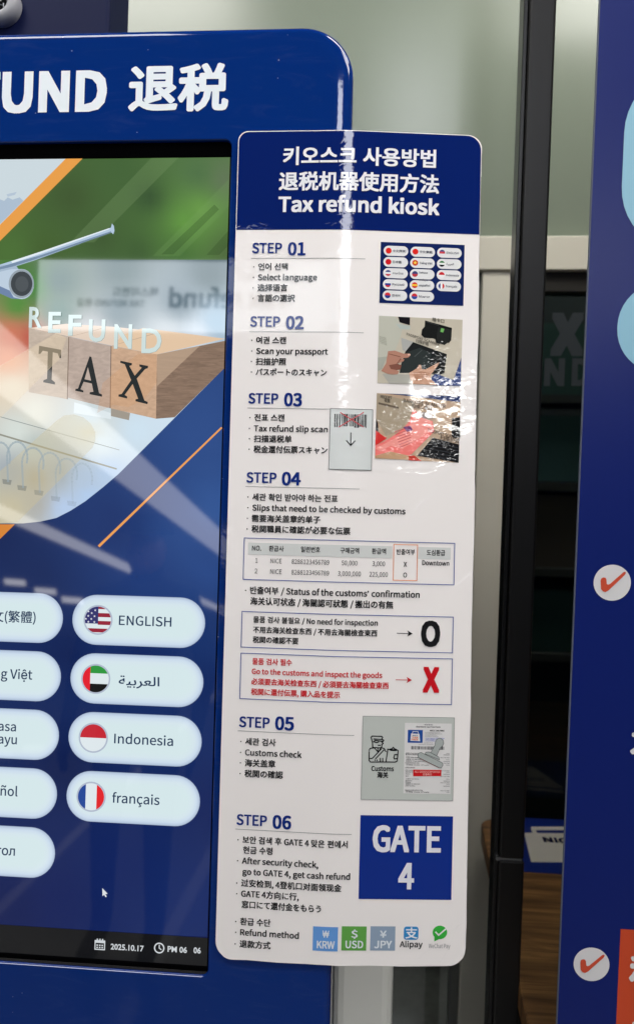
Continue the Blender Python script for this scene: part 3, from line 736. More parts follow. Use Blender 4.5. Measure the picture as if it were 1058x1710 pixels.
flat('table_header_band', [[(x0, z0), (atP(655, 910)[0], z0), (atP(655, 910)[0], z1), (x0, z1)], [(atP(698, 910)[0], z0), (atP(752, 910)[0], z0), (atP(752, 910)[0], z1), (atP(698, 910)[0], z1)]], print_mat((204, 206, 205)), poster, layer=1.5, mode='P')
pbox('table_outline', 407.4, 897.7, 759.3, 968, .0006, BL)
pbox('orange_column_outline', 656.6, 908.5, 697.3, 969.3, .0006, print_mat((224, 140, 90)))
pbox('result_box_outline', 403.7, 1020.3, 756.8, 1081, .0006, BL)
pbox('result_box_outline', 402, 1089.8, 755.5, 1167, .0006, BL)
R0, R1, R2 = (424, 919), (428, 939.7), (427, 957.4)
def cell(s, l, r, ref, bold, cap=7.6): return (s, l, ref[1], r, cap, bold, 'cjk', ref)
letters('table_header', [cell(s, l, r, R0, .018) for s, l, r in (('NO.', 420.8, 436.1), ('환급사', 449, 473.6), ('일련번호', 502.3, 534.3), ('구매금액', 568, 599.2), ('환급액', 620.4, 644.1), ('반출여부', 661.6, 692.3), ('도심환급', 711.9, 742.6))], BK, poster)
letters('table_row', [cell(s, l, r, R1, b) for s, l, r, b in (('1', 426.4, 430, .004), ('NICE', 451.5, 470.2, .004), ('8288123456789', 486.9, 549.3, .004), ('50,000', 570, 596.3, .004), ('3,000', 621.2, 642.4, .004), ('X', 673.4, 679, .02))]
        + [('Downtown', 704.4, 941, 749.3, 7.6, .02, 'cjk', (428, 936.2))], BK, poster)
letters('table_row', [cell(s, l, r, R2, b) for s, l, r, b in (('2', 425.2, 429.8, .004), ('NICE', 451.2, 470.2, .004), ('8288123456789', 486.5, 549, .004), ('3,000,000', 563.8, 602, .004), ('225,000', 616.2, 647, .004), ('O', 672.8, 679, .02))], BK, poster)
def arrow(x0p, x1p, yp, mat):
    x0, z = atP(x0p, yp); x1 = atP(x1p, yp)[0]
    flat('arrow', stroke([(x0, z), (x1-.001, z)], .00055) + [[(x1, z), (x1-.0046, z+.0026), (x1-.0034, z), (x1-.0046, z-.0026)]], mat, poster, layer=3, mode='P')
arrow(662.3, 688.5, 1057.3, BK); arrow(660.7, 687.3, 1135, print_mat((190, 30, 40)))
letters('result_symbol', [('O', 701.9, 1077.4, 733.9, 38.2, .045)], BK, poster)
letters('result_symbol', [('X', 704.8, 1154.4, 732.6, 38.2, .045)], RD, poster)
def ppoly(name, pts, c, layer, tf=None, mat=None, parent=None):
    tf = tf or (lambda a, b: (a, b))
    return flat(name, [[atP(*tf(a, b)) for a, b in pts]], mat or print_mat(c), parent or poster, layer=layer, mode='P')
def prect(l, t, r, b):
    """axis-true rectangle on the sheet from its left-top / right / bottom pixels"""
    x0, z1 = atP(l, t); x1 = atP(r, t)[0]; z0 = atP(l, b)[1]; return [(x0, z0), (x1, z0), (x1, z1), (x0, z1)]
# language chooser picture
q = prect(635.3, 404, 775.2, 506)
lp = flat('language_picture', [q], print_mat((18, 34, 88)), poster, layer=1.5, mode='P')
qx0, qz0, qx1, qz1 = q[0][0], q[0][1], q[2][0], q[2][1]; qw, qh = qx1-qx0, qz1-qz0
names = [['中文(简体)', '日本語', 'ภาษาไทย', 'Русский', '한국어'], ['中文(繁體)', 'Tiếng Việt', 'bahasa melayu', 'español', 'Монгол'], ['ENGLISH', '\ufe94\ufef4\ufe91\ufeae\ufecc\ufedf\ufe8d', 'Indonesia', 'français']]
fc = [[[(214, 40, 34)], [(200, 30, 38)], [(60, 70, 130), (226, 226, 230), (200, 50, 60)], [(226, 226, 230), (40, 60, 150), (205, 40, 50)], [(205, 50, 56), (40, 60, 140)]],
      [[(214, 40, 34)], [(205, 60, 30)], [(70, 70, 120), (190, 60, 70)], [(205, 50, 50), (240, 190, 60), (205, 50, 50)], [(205, 50, 56), (50, 80, 160)]],
      [[(80, 80, 130), (200, 70, 80), (225, 220, 225)], [(50, 120, 60), (230, 230, 230), (25, 25, 25)], [(200, 40, 50), (235, 235, 235)], [(40, 60, 130), (235, 235, 235), (205, 50, 50)]]]
for ci in range(3):
    for ri in range(len(names[ci])):
        px0 = qx0+qw*(.036+.3185*ci); pz1 = qz1-qh*(.06+.183*ri); w_, h_ = qw*.293, qh*.163
        b = flat('printed_button', [rrect(px0, px0+w_, pz1-h_, pz1, h_/2, 6)], print_mat((222, 222, 224)), lp, layer=2.5, mode='P')
        cc = [(px0+.0043+.0025*math.cos(t), pz1-h_/2+.0025*math.sin(t)) for t in np.linspace(0, 2*math.pi, 21)[:-1]]
        cs = fc[ci][ri]; z_ = pz1-h_/2; zz = np.linspace(z_+.0025, z_-.0025, len(cs)+1)
        for k, c in enumerate(cs):
            g_ = clip(clip(cc, 0, 1, zz[k+1]), 0, -1, -zz[k])
            if ci == 2 and ri == 3:
                xx = np.linspace(px0+.0018, px0+.0068, 4); g_ = clip(clip(cc, 1, 0, xx[k]), -1, 0, -xx[k+1])
            flat('printed_flag', [g_], print_mat(c), lp, layer=3.2, mode='P')
        if ci == 1 and ri == 1:
            flat('printed_flag_star', [[(px0+.0043+(.0019 if j % 2 == 0 else .0008)*math.cos(math.radians(90+36*j)), z_+(.0019 if j % 2 == 0 else .0008)*math.sin(math.radians(90+36*j))) for j in range(10)]], print_mat((240, 205, 90)), lp, layer=4, mode='P')
        vs, fs = glyphs(names[ci][ri].replace(' melayu', '\nmelayu'), .015)
        k = .0019/CAPC*(.85 if 'mel' in names[ci][ri] else 1); bx0 = min(v[0] for v in vs); bx1 = max(v[0] for v in vs); k = min(k, (w_-.0100)/(bx1-bx0))
        zo = .0006 if 'mel' in names[ci][ri] else -.0009
        flat('printed_caption', [[(px0+.0080+(vs[i][0]-bx0)*k, z_+zo+vs[i][1]*k) for i in f] for f in fs], print_mat((50, 56, 84)), lp, layer=3.2, mode='P')
# photo of a passport being scanned
t2 = lambda a, b: (620+a/6.2235, 520+b/6.2235)
q2 = [(77, 46), (943, 88), (926, 776), (60, 745)]
ph = ppoly('passport_photo_print', q2, (192, 184, 168), 1.5, t2)
def pp(name, pts, c, ly=2.2): return ppoly(name, pts, c, ly, t2, parent=ph)
pp('photo_patch', [(77, 46), (240, 54), (330, 140), (300, 270), (240, 420), (160, 470), (68, 600)], (186, 186, 174))
pp('photo_patch', [(250, 130), (400, 150), (400, 190), (300, 185)], (176, 186, 182), 2.4)
pp('photo_patch', [(275, 56), (398, 63), (397, 145), (290, 115)], (22, 20, 26), 2.6)
pp('card_slot', [(555, 95), (833, 172), (826, 300), (800, 330), (790, 325), (755, 350), (670, 328), (660, 290), (640, 282), (545, 275), (515, 245), (522, 190), (550, 160)], (26, 27, 26), 2.6)
pp('green_lamp', [(722, 174), (755, 184), (742, 222), (712, 212)], (110, 175, 95), 3)
pp('photo_patch', [(690, 160), (830, 195), (822, 300), (760, 345), (680, 320), (676, 250)], (36, 38, 37), 2.8)
pp('scanner_hood', [(305, 275), (440, 320), (355, 420), (320, 400)], (168, 168, 166), 2.4)
pp('open_passport', [(430, 320), (780, 445), (755, 640), (700, 660), (560, 640), (290, 640), (300, 570), (350, 420)], (30, 32, 33), 2.6)
pp('passport_page', [(350, 430), (500, 380), (620, 440), (600, 580), (470, 640), (290, 636)], (46, 52, 52), 2.8)
pp('blue_edge', [(930, 480), (926, 776), (640, 768), (620, 690), (660, 645), (850, 715)], (46, 66, 122), 2.5)
pp('hand', [(170, 415), (240, 408), (330, 440), (395, 440), (405, 455), (380, 480), (300, 490), (340, 500), (330, 520), (265, 545), (310, 560), (300, 600), (255, 610), (285, 625), (270, 655), (200, 665), (100, 620), (150, 540)], (176, 128, 110), 3)
pp('hand_shade', [(265, 545), (310, 560), (300, 600), (255, 610), (200, 600), (180, 560)], (128, 82, 70), 3.2)
pp('hand', [(390, 640), (470, 595), (490, 555), (512, 555), (518, 600), (560, 605), (640, 560), (700, 530), (690, 560), (620, 650), (610, 700), (680, 765), (430, 755), (400, 700)], (200, 156, 132), 3.2)
for q in ([(300, 490), (262, 540), (268, 545), (308, 495)], [(262, 548), (308, 562), (306, 567), (260, 554)], [(252, 605), (300, 600), (298, 606), (256, 612)], [(180, 440), (300, 470), (298, 476), (178, 446)]):
    pp('finger_shadow', q, (120, 78, 66), 3.4)
for q in ([(372, 444), (398, 442), (404, 455), (380, 462)], [(490, 560), (510, 558), (514, 585), (494, 590)], [(655, 550), (695, 534), (690, 552), (660, 565)]):
    pp('finger_tip', q, (222, 186, 166), 3.5)
pp('hand_shade', [(430, 640), (520, 625), (610, 640), (560, 700), (460, 720)], (182, 136, 112), 3.4)
pp('passport_fold', [(440, 470), (520, 400), (526, 406), (448, 476)], (74, 80, 80), 3.0)
pp('scanner_light', [(565, 105), (700, 145), (696, 150), (562, 112)], (60, 62, 62), 3.0)
pp('sleeve', [(110, 650), (280, 655), (400, 660), (440, 755), (180, 748)], (170, 168, 160), 3)
pp('sleeve', [(66, 480), (160, 470), (110, 600), (66, 620)], (164, 166, 156), 2.9)
pp('speaker_holes', [(80, 255), (150, 270), (160, 360), (85, 320)], (174, 174, 162), 2.4)
dots = [[t2(85+i*14+j*2+dx, 262+j*17+i*4+dz) for dx, dz in ((0, 0), (5, 0), (5, 5), (0, 5))] for i in range(5) for j in range(5)]
flat('speaker_dots', [[atP(*p_) for p_ in d] for d in dots], print_mat((120, 118, 108)), ph, layer=3, mode='P')
def slanted(s, l, b, r, br, cap, mat, par, tf, bold=.01):
    vs, fs = glyphs(s, bold); x0 = min(v[0] for v in vs); x1 = max(v[0] for v in vs)
    A = Vector(atP(*tf(l, b))); B = Vector(atP(*tf(r, br))); X = (B-A)/(x1-x0); Z = Vector((0, 1))*cap/1940/CAPC
    flat('photo_lettering', [[tuple(A+X*(vs[i][0]-x0)+Z*vs[i][1]) for i in f] for f in fs], mat, par, layer=3.4, mode='P')
DG = print_mat((48, 44, 42))
slanted('PASSPORT SCANNER', 362, 248, 702, 360, 4.2, DG, ph, t2); slanted('扫描护照', 458, 318, 590, 358, 4.6, DG, ph, t2); slanted('插卡口', 628, 98, 752, 122, 5, DG, ph, t2)
# photo of a slip being scanned
t3 = lambda a, b: (540+a/4.232, 650+b/4.232)
ph3 = ppoly('slip_photo_print', [(375, 28), (966, 50), (950, 520), (362, 488)], (186, 160, 136), 1.5, t3)
def p3(name, pts, c, ly=2.2): return ppoly(name, pts, c, ly, t3, parent=ph3)
p3('photo_patch', [(375, 28), (640, 90), (640, 180), (520, 300), (440, 330), (372, 210)], (164, 150, 130))
p3('blue_edge', [(430, 30), (966, 50), (962, 92), (700, 60), (560, 44)], (44, 58, 104), 2.5)
p3('slot', [(388, 92), (530, 125), (528, 138), (386, 106)], (104, 92, 80), 2.6)
p3('dark_edge', [(370, 205), (384, 240), (386, 300), (420, 335), (368, 300)], (30, 28, 34), 2.5)
p3('black_slot', [(770, 342), (957, 390), (952, 520), (660, 470)], (28, 28, 30), 2.6)
p3('black_slot', [(905, 205), (962, 198), (962, 340), (915, 345), (902, 320)], (24, 24, 26), 2.6)
p3('scanner_window', [(660, 160), (770, 165), (768, 208), (680, 205)], (150, 140, 138), 2.8)
p3('pink_slip', [(630, 140), (660, 160), (680, 205), (768, 225), (780, 300), (620, 460), (600, 470), (470, 440), (365, 470), (364, 400), (470, 345), (560, 280), (610, 220)], (236, 122, 116), 3)
p3('pink_slip_light', [(640, 180), (760, 225), (770, 285), (560, 420), (470, 400), (400, 440), (366, 420), (500, 350), (600, 270)], (240, 150, 142), 3.2)
for i in range(7):
    y_ = 300+i*18; p3('slip_print', [(500+i*6, y_), (600+i*4, y_-34), (602+i*4, y_-29), (503+i*6, y_+5)], (196, 84, 86), 3.3)
p3('slip_barcode', [(560, 268), (612, 258), (630, 290), (590, 302)], (110, 60, 110), 3.4)
for i in range(5): p3('tray_rib', [(760+i*6, 372+i*26), (950, 412+i*22), (950, 416+i*22), (760+i*6, 377+i*26)], (52, 54, 58), 2.8)
p3('red_sleeve', [(368, 290), (420, 330), (450, 345), (364, 400)], (206, 50, 48), 3.3)
p3('red_sleeve', [(600, 470), (640, 468), (690, 508), (600, 502)], (196, 60, 48), 3.3)
p3('tan_sleeve', [(365, 470), (470, 440), (600, 470), (600, 500), (363, 488)], (190, 150, 116), 3.1)
slanted('RECEIPT', 400, 62, 482, 72, 4.6, DG, ph3, t3); slanted('收据', 428, 88, 468, 94, 5, DG, ph3, t3)
slanted('BARCODE SCANNER', 563, 90, 860, 134, 5.6, DG, ph3, t3); slanted('扫描二维码', 622, 128, 765, 148, 5, DG, ph3, t3)
slanted('PASSPORT SCANNER', 735, 300, 960, 362, 5.6, DG, ph3, t3); slanted('扫描护照', 822, 350, 956, 384, 5.6, DG, ph3, t3)
# slip inset: crossed-out barcode and arrow
q4 = prect(551, 682, 622.5, 784)
ins = flat('slip_inset', [q4], print_mat((208, 212, 212)), poster, layer=2.2, mode='P')
flat('inset_outline', frame_polys(q4[0][0], q4[1][0], q4[0][1], q4[2][1], .0004), print_mat((60, 62, 66)), ins, layer=4, mode='P')
bx, bz1 = atP(558.4, 691); bx1 = atP(613.5, 691)[0]; bz0 = atP(558.4, 711.5)[1]; x = bx; bars = []
rb = random.Random(5)
while x < bx1-.0008:
    w = rb.choice((.0004, .0006, .0009, .0014)); lowb = bz0-.001 if len(bars) in (0, 1, 12, 13, 14) or x > bx1-.0025 else bz0
    bars.append([(x, lowb), (x+w, lowb), (x+w, bz1), (x, bz1)]); x += w+rb.choice((.0004, .0006, .0009))
flat('barcode', bars, BK, ins, layer=3, mode='P')
c1 = [atP(568, 689), atP(606, 713)]; c2 = [atP(606.5, 689), atP(566, 713)]
flat('red_cross', stroke(c1, .0009), print_mat((196, 90, 96)), ins, layer=4.4, mode='P'); flat('red_cross', stroke(c2, .0009), print_mat((196, 90, 96)), ins, layer=4.7, mode='P')
ax, az = atP(585.6, 723); az0 = atP(585.6, 744)[1]
flat('arrow', stroke([(ax, az), (ax, az0)], .0009) + stroke([(ax-.0036, az0+.0040), (ax, az0), (ax+.0036, az0+.0040)], .0009), BK, ins, layer=4, mode='P')
# customs stamp picture
t5 = lambda a, b: (590+a/5.8778, 1180+b/5.8778)
q5 = prect(605.4, 1195.4, 758.4, 1335)
cu = flat('customs_picture', [q5], print_mat((186, 190, 186)), poster, layer=1.5, mode='P')
flat('customs_outline', frame_polys(q5[0][0], q5[1][0], q5[0][1], q5[2][1], .0003), print_mat((110, 112, 112)), cu, layer=3, mode='P')
def s5(name, pts, w=1.5, c=BK, ly=3): return flat(name, stroke([atP(*t5(a, b)) for a, b in pts], w/1940), c, cu, layer=ly, mode='P')
for pts in ([(188, 405), (185, 350), (172, 300), (180, 288), (275, 290), (285, 300), (275, 320), (195, 316)], [(275, 320), (296, 328), (290, 340), (210, 330), (195, 345)], [(275, 342), (290, 362), (278, 368), (275, 395), (262, 404), (190, 400)],
            [(205, 345), (225, 352), (245, 345)], [(240, 378), (262, 378)],
            [(152, 428), (162, 408), (205, 402)], [(152, 440), (152, 525), (165, 542), (410, 542), (430, 530)], [(205, 402), (240, 445), (270, 402)], [(270, 402), (300, 410), (315, 440)], [(270, 415), (185, 505)], [(295, 425), (215, 510)], [(185, 505), (160, 508)],
            [(238, 404), (236, 440)], [(262, 505), (262, 540)], [(285, 505), (285, 540)], [(335, 415), (318, 535)], [(335, 415), (352, 420), (430, 425), (436, 432), (428, 520)], [(352, 416), (365, 428), (415, 430), (418, 418), (400, 412), (388, 398), (375, 412), (352, 416)],
            [(428, 470), (402, 470), (394, 500), (400, 512), (425, 508)]):
    s5('officer_pictogram', pts, 1.7)
flat('officer_buttons', [[(a_+.0006*math.cos(t), b_+.0006*math.sin(t)) for t in np.linspace(0, 6.28, 9)[:-1]] for a_, b_ in (atP(*t5(210, 524)), atP(*t5(230, 524)))], BK, cu, layer=3, mode='P')
letters('text_line', [('Customs', 619.5, 1286.8, 657, 7.4, .03)], BK, cu); letters('text_line', [('海关', 629, 1297.6, 647.6, 7.6, .035)], BK, cu)
rc = prect(*t5(503, 158), t5(962, 158)[0], t5(488, 850)[1])
fm = flat('receipt_print', [rc], print_mat((214, 212, 212)), cu, layer=2.2, mode='P')
flat('receipt_logo', [prect(*t5(532, 226), t5(678, 226)[0], t5(532, 352)[1])], print_mat((34, 74, 150)), cu, layer=3, mode='P')
ppoly('receipt_logo_bag', [(562, 262), (645, 266), (652, 338), (556, 334)], (214, 214, 214), 3.5, t5, parent=cu)
s5('receipt_logo_handle', [(576, 262), (580, 242), (630, 244), (634, 262)], .9, print_mat((214, 214, 214)), 3.6)
def tiny(s, l, b, r, cap, mat, ly=3.2, bold=.01): letters('receipt_text', [(s, *t5(l, b), t5(r, b)[0], cap, bold)], mat, cu, layer=ly)
tiny('NICE', 578, 288, 628, 1.8, print_mat((40, 60, 110)), 4, .03); OR = print_mat((216, 110, 60)); tiny('TAX', 570, 308, 632, 2.4, OR, 4, .04); tiny('FREE', 566, 328, 634, 2.6, OR, 4, .04)
DK = print_mat((70, 70, 74)); LT = print_mat((140, 140, 144))
tiny('Standard Tax Free Form', 612, 202, 850, 2.2, BK, bold=.02); tiny('- 세부명세 -', 678, 182, 785, 2, DK, bold=.02); tiny('NICE TAX FREE', 748, 240, 888, 2.2, BK, bold=.03)
for k, (l, r, b) in enumerate(((700, 848, 256), (700, 868, 268), (700, 815, 281), (700, 830, 294), (690, 775, 358), (635, 780, 372))): tiny('Seoul Republic of Korea tax', l, b, r, 1.6, LT)
for (r, b) in ((888, 312), (880, 325), (800, 338)): tiny('www.support information', 702, b, r, 1.7, print_mat((60, 90, 190)))
x0, zt = atP(*t5(566, 386)); xe = atP(*t5(880, 390))[0]; zb_ = atP(*t5(566, 418))[1]; x = x0; bars = []
while x < xe: w = rb.choice((.0003, .0005, .0008)); bars.append([(x, zb_), (x+w, zb_), (x+w, zt), (x, zt)]); x += w+rb.choice((.0003, .0005))
flat('receipt_barcode', bars, DK, cu, layer=3.2, mode='P')
for i, b in enumerate((460, 473, 500, 520, 538, 556, 574, 602, 628, 645, 664, 685, 712, 730, 746, 762, 780, 824, 840)):
    l = (508, 508, 510, 512, 508, 505, 508, 505, 505)[i % 9]; r = (640, 700, 640, 660, 690, 640, 740, 600, 590, 580, 552, 540, 640, 570, 560, 650, 600, 675, 738)[i]
    tiny(('신청인 Tax Name', '환급창구운영사업자 ITEM', '구매일 Date of sale', '상품명 20 500 000')[i % 4], l, b, r, 1.8, BK if i in (1, 2, 7, 17, 18) else DK, bold=.012)
    if i not in (7,): tiny(('TOTAL', '000000', 'NICE TAX FREE')[i % 3], (905, 880, 850)[i % 3], b+4, 940, 1.6, DK)
GS = print_mat((164, 170, 168)); GD = print_mat((70, 74, 74))
hand = [(800, 345), (812, 322), (835, 308), (860, 312), (880, 335), (882, 360), (870, 385), (845, 405), (815, 480), (755, 450), (795, 380)]
ppoly('stamp_red_edge', [(640, 500), (650, 510), (828, 598), (870, 602)], (176, 60, 64), 4.1, t5, parent=cu)
def outl(name, pts, ly):
    ppoly(name, pts, (164, 170, 168), ly, t5, parent=cu)
    flat(name+'_outline', stroke([atP(*t5(a, b)) for a, b in pts+[pts[0]]], .00035), GD, cu, layer=ly+.3, mode='P')
outl('stamp_handle', hand, 4.2); outl('stamp_collar', [(705, 445), (740, 442), (835, 492), (842, 520), (700, 462)], 4.8); outl('stamp_base', [(635, 455), (660, 446), (868, 548), (876, 570), (858, 600), (840, 598), (640, 498), (628, 480)], 5.4)
ppoly('stamped_red_label', [(583, 616), (860, 620), (858, 680), (583, 682)], (196, 30, 36), 3.6, t5, parent=cu)
tiny('ALL GOODS EXPORTED', 598, 645, 845, 3, print_mat((226, 170, 165)), 4.2, .02); tiny('반출확인', 678, 672, 765, 3, print_mat((226, 170, 165)), 4.2, .02)
# gate sign
gt = flat('gate_panel', [prect(601.5, 1361, 755.8, 1501)], print_mat((14, 44, 132)), poster, layer=1.5, mode='P')
letters('gate_lettering', [('GATE', 621.3, 1420.5, 735.2, 39.5, .036), ('4', 664, 1483, 690.4, 39.5, .036)], print_mat((222, 222, 230)), gt)
# refund methods
for s, u, l, r, c in (('KRW', '₩', 522.6, 564.3, (96, 148, 212)), ('USD', '$', 570.4, 611.9, (92, 158, 72)), ('JPY', '¥', 618.3, 659.8, (138, 156, 178))):
    b = flat('currency_tile', [prect(l, 1546.5, r, 1587)], print_mat(c), poster, layer=1.5, mode='P')
    letters('currency_lettering', [(s, l+6, 1582.6, r-6, 11.4, .028), (u, l+15.5, 1565, l+26.5, 11, .02)], print_mat((216, 222, 228)), b)
al = flat('wallet_icon', [rrect(*[atP(673.9, 1547)[0], atP(698.3, 1547)[0], atP(673.9, 1569)[1], atP(673.9, 1547)[1]], .0022, 5)], print_mat((48, 134, 196)), poster, layer=1.5, mode='P')
letters('wallet_icon_mark', [('支', 676.2, 1565, 696.2, 13.8, .02)], print_mat((220, 226, 232)), al)
letters('wallet_lettering', [('Alipay', 666.7, 1581, 704.8, 9.2, .022)], print_mat((30, 30, 34)), poster)
wx, wz = atP(733.8, 1556.8)
wc = flat('chat_pay_icon', [[(wx+.0061*math.cos(t), wz+.0056*math.sin(t)) for t in np.linspace(0, 2*math.pi, 29)[:-1]], [(wx-.0045, wz-.003), (wx-.0002, wz-.0054), (wx-.0046, wz-.0075)]], print_mat((54, 172, 62)), poster, layer=1.5, mode='P')
flat('chat_pay_tick', stroke([(wx-.0035, wz+.0003), (wx-.001, wz-.0022), (wx+.0048, wz+.0030)], .0012), print_mat((222, 226, 222)), wc, layer=3, mode='P')
letters('chat_pay_lettering', [('WeChat Pay', 714.9, 1582.6, 750.9, 6.8, .0)], print_mat((134, 134, 138)), poster)

# ================================================================== SURROUNDINGS (plumb world frame)
floor = surf('terrazzo_floor', (120, 118, 114), .3, var=.2, vscale=40, coat=.3)
tag(boxo('floor', -14, 14, -26, 3, -.05, 0, floor), kind='structure')
WY = .65
zr1 = atW(868, 400, WY)[1]; zr0 = atW(868, 456, WY)[1]
wall = tag(bpy.data.objects.new('wall', None), kind='structure'); COL.objects.link(wall); wall.location = (0, WY, 0)
wall['label'] = 'partition wall of pale green panels over a beige rail and window frame'
GW = surf('green_glass_panel', (138, 148, 132), .22, k=1.0, spec=.6, bump=.0006, bscale=3)
boxo('upper_panel', -2.5, 2.5, WY, WY+.03, zr1-.01, 3.2, GW, wall)
BG = surf('beige_enamel', (228, 223, 207), .42, var=.04, vscale=3)
boxo('beige_rail', -2.5, 2.5, WY-.022, WY+.03, zr0, zr1, BG, wall, bev=.002)
xs1 = atW(852, 460, WY)[0]; xs0 = atW(765, 1645, WY)[0]
boxo('beige_upright', xs0, xs1, WY-.016, WY+.03, 0, zr0-.0005, BG, wall, bev=.002)
boxo('grey_frame_strip', xs0-.016, xs0-.0005, WY-.004, WY+.03, 0, zr0-.0005, surf('grey_frame', (112, 114, 110), .4), wall, bev=.001)
DF = surf('dark_bronze_frame', (44, 42, 38), .4)
boxo('window_head', xs1+.0005, 1.6, WY-.01, WY+.03, atW(930, 489, WY)[1], zr0-.0005, DF, wall, bev=.001)
boxo('window_jamb', xs1+.0005, xs1+.022, WY-.008, WY+.03, .6, atW(930, 489, WY)[1]-.0005, surf('black_frame', (16, 16, 17), .4), wall, bev=.001)
boxo('lower_wall', xs1+.0005, 1.6, WY-.004, WY+.03, 0, .5995, DF, wall)
def glass_mat():
    m = bpy.data.materials.new('tinted_glass'); m.use_nodes = True; nt = m.node_tree; n = nt.nodes; n.clear()
    o = N(nt, 'ShaderNodeOutputMaterial'); t = N(nt, 'ShaderNodeBsdfTransparent'); t.inputs[0].default_value = (.62, .66, .66, 1)
    g = N(nt, 'ShaderNodeBsdfGlossy'); g.inputs['Roughness'].default_value = .02
    f = N(nt, 'ShaderNodeFresnel'); f.inputs[0].default_value = 1.5; mx = N(nt, 'ShaderNodeMixShader')
    nt.links.new(f.outputs[0], mx.inputs[0]); nt.links.new(t.outputs[0], mx.inputs[1]); nt.links.new(g.outputs[0], mx.inputs[2]); nt.links.new(mx.outputs[0], o.inputs[0])
    return m
GL = glass_mat()
zh = atW(930, 489, WY)[1]
boxo('window_pane', xs1+.0225, 1.6, WY+.008, WY+.014, .6, zh-.001, GL, wall)
boxo('window_pane', -1.2, xs0-.0165, WY+.008, WY+.014, 0, zr0-.001, GL, wall)
at_w = lambda a, b: atW(a, b, WY+.006)
FA = surf('faded_window_vinyl', (38, 45, 50), .6)
letters('window_lettering', [('X', 917, 590, 973, 61, .06), ('A', 848, 590, 903, 61, .06)], FA, wall, 'K', WY+.006, 1, Matrix.Identity(4), at_w, 1300/1.31)
letters('window_lettering', [('N', 907, 642, 941, 40, .05), ('D', 953, 642, 985, 40, .05), ('U', 862, 642, 895, 40, .05)], FA, wall, 'K', WY+.006, 1, Matrix.Identity(4), at_w, 1300/1.31)
# dim office behind the glass
back = tag(boxo('office_back_wall', -2.5, 2.5, 1.7, 1.75, 0, 3.2, surf('dim_office_wall', (40, 46, 46), .8, var=.2, vscale=2)), kind='structure')
tag(boxo('office_ceiling', -2.5, 2.5, WY+.03, 1.7, 3.2, 3.25, surf('dim_office_ceiling', (60, 60, 60), .9)), kind='structure')
sh = empty('office_shelf', (.55, 1.45, 0), 'dark shelving with dim teal storage boxes behind the window glass', 'shelf')
SHM = surf('shelf_board', (58, 58, 54), .6)
for zz in (.9, 1.12, 1.34, 1.56): boxo('shelf_board', .1, 1.3, 1.35, 1.6, zz, zz+.02, SHM, sh)
rs = random.Random(3)
TL = [surf('storage_box_teal', (66, 98, 98), .6), surf('storage_box_slate', (74, 88, 94), .6), surf('storage_box_brown', (88, 76, 66), .6), surf('storage_box_green', (48, 78, 72), .6)]
for zz in (.922, 1.142, 1.362, 1.582):
    x = .12; mt = TL[{.922: 3, 1.142: 2, 1.362: 0, 1.582: 1}[zz]]
    while x < 1.25:
        w = rs.uniform(.42, .6); h = rs.uniform(.13, .185)
        boxo('storage_box', x, x+w-.004, 1.37, 1.58, zz, zz+h, mt if rs.random() < .7 else rs.choice(TL), sh); x += w

# wooden counter with the blue sticker
DZ = atW(800, 1366, WY-.04)[1]
c_tl = atZ(800, 1366, DZ); c_bl = atZ(880, 1706, DZ)
def wood():
    m, n, l, b = newmat('walnut_laminate'); nt = m.node_tree
    tc = N(nt, 'ShaderNodeTexCoord').outputs['Object']
    mp = N(nt, 'ShaderNodeMapping'); l.new(tc, mp.inputs[0]); mp.inputs['Scale'].default_value = (1.6, 22, 1)
    w = noise(nt, mp.outputs[0], 2.2, 6, .62, 1.2)
    mp2 = N(nt, 'ShaderNodeMapping'); l.new(tc, mp2.inputs[0]); mp2.inputs['Scale'].default_value = (5, 160, 1)
    w2 = noise(nt, mp2.outputs[0], 2, 4, .6, .3)
    f = math_(nt, 'ADD', math_(nt, 'MULTIPLY', w, .72), math_(nt, 'MULTIPLY', w2, .28))
    r = N(nt, 'ShaderNodeValToRGB'); l.new(f, r.inputs[0]); e = r.color_ramp.elements
    e[0].position = .34; e[0].color = lin((92, 62, 36)); e[1].position = .64; e[1].color = lin((196, 146, 88))
    e2 = e.new(.5); e2.color = lin((146, 104, 64))
    l.new(r.outputs[0], b.inputs['Base Color']); b.inputs['Roughness'].default_value = .42
    return m
counter = empty('wooden_counter', (.6, .4, 0), 'brown wood grain counter top behind the black post', 'counter')
def desk():
    bm = bmesh.new(); R = .03
    xl0, yl0 = c_bl; xl1, yl1 = c_tl
    xl = lambda y: xl0+(xl1-xl0)*(y-yl0)/(yl1-yl0)
    yb = min(yl1, WY-.03); yf = yl0-.12
    pts = [(xl(yf), yf), (1.6, yf), (1.6, yb)]
    a = Vector((xl(yb), yb))
    for t in range(0, 7):
        an = t/6; p0 = Vector((a.x+R, yb)); p1 = a; p2 = Vector((xl(yb-R), yb-R))
        p = p0*(1-an)**2+p1*2*an*(1-an)+p2*an**2; pts.append((p.x, p.y))
    f = bm.faces.new([bm.verts.new((x, y, DZ)) for x, y in pts])
    e = bmesh.ops.extrude_face_region(bm, geom=[f])
    for v in [g for g in e['geom'] if isinstance(g, bmesh.types.BMVert)]: v.co.z -= .028
    bmesh.ops.recalc_face_normals(bm, faces=bm.faces)
    bmesh.ops.bevel(bm, geom=[e_ for e_ in bm.edges if abs(e_.verts[0].co.z-DZ) < 1e-6 and abs(e_.verts[1].co.z-DZ) < 1e-6], offset=.0015, segments=2, affect='EDGES')
    return bm_obj('top_board', bm, wood(), counter)
desk()
boxo('end_panel', c_tl[0]+.09, c_tl[0]+.115, .2, WY-.06, 0, DZ-.0285, surf('dark_panel', (40, 38, 36), .5), counter, bev=.001)
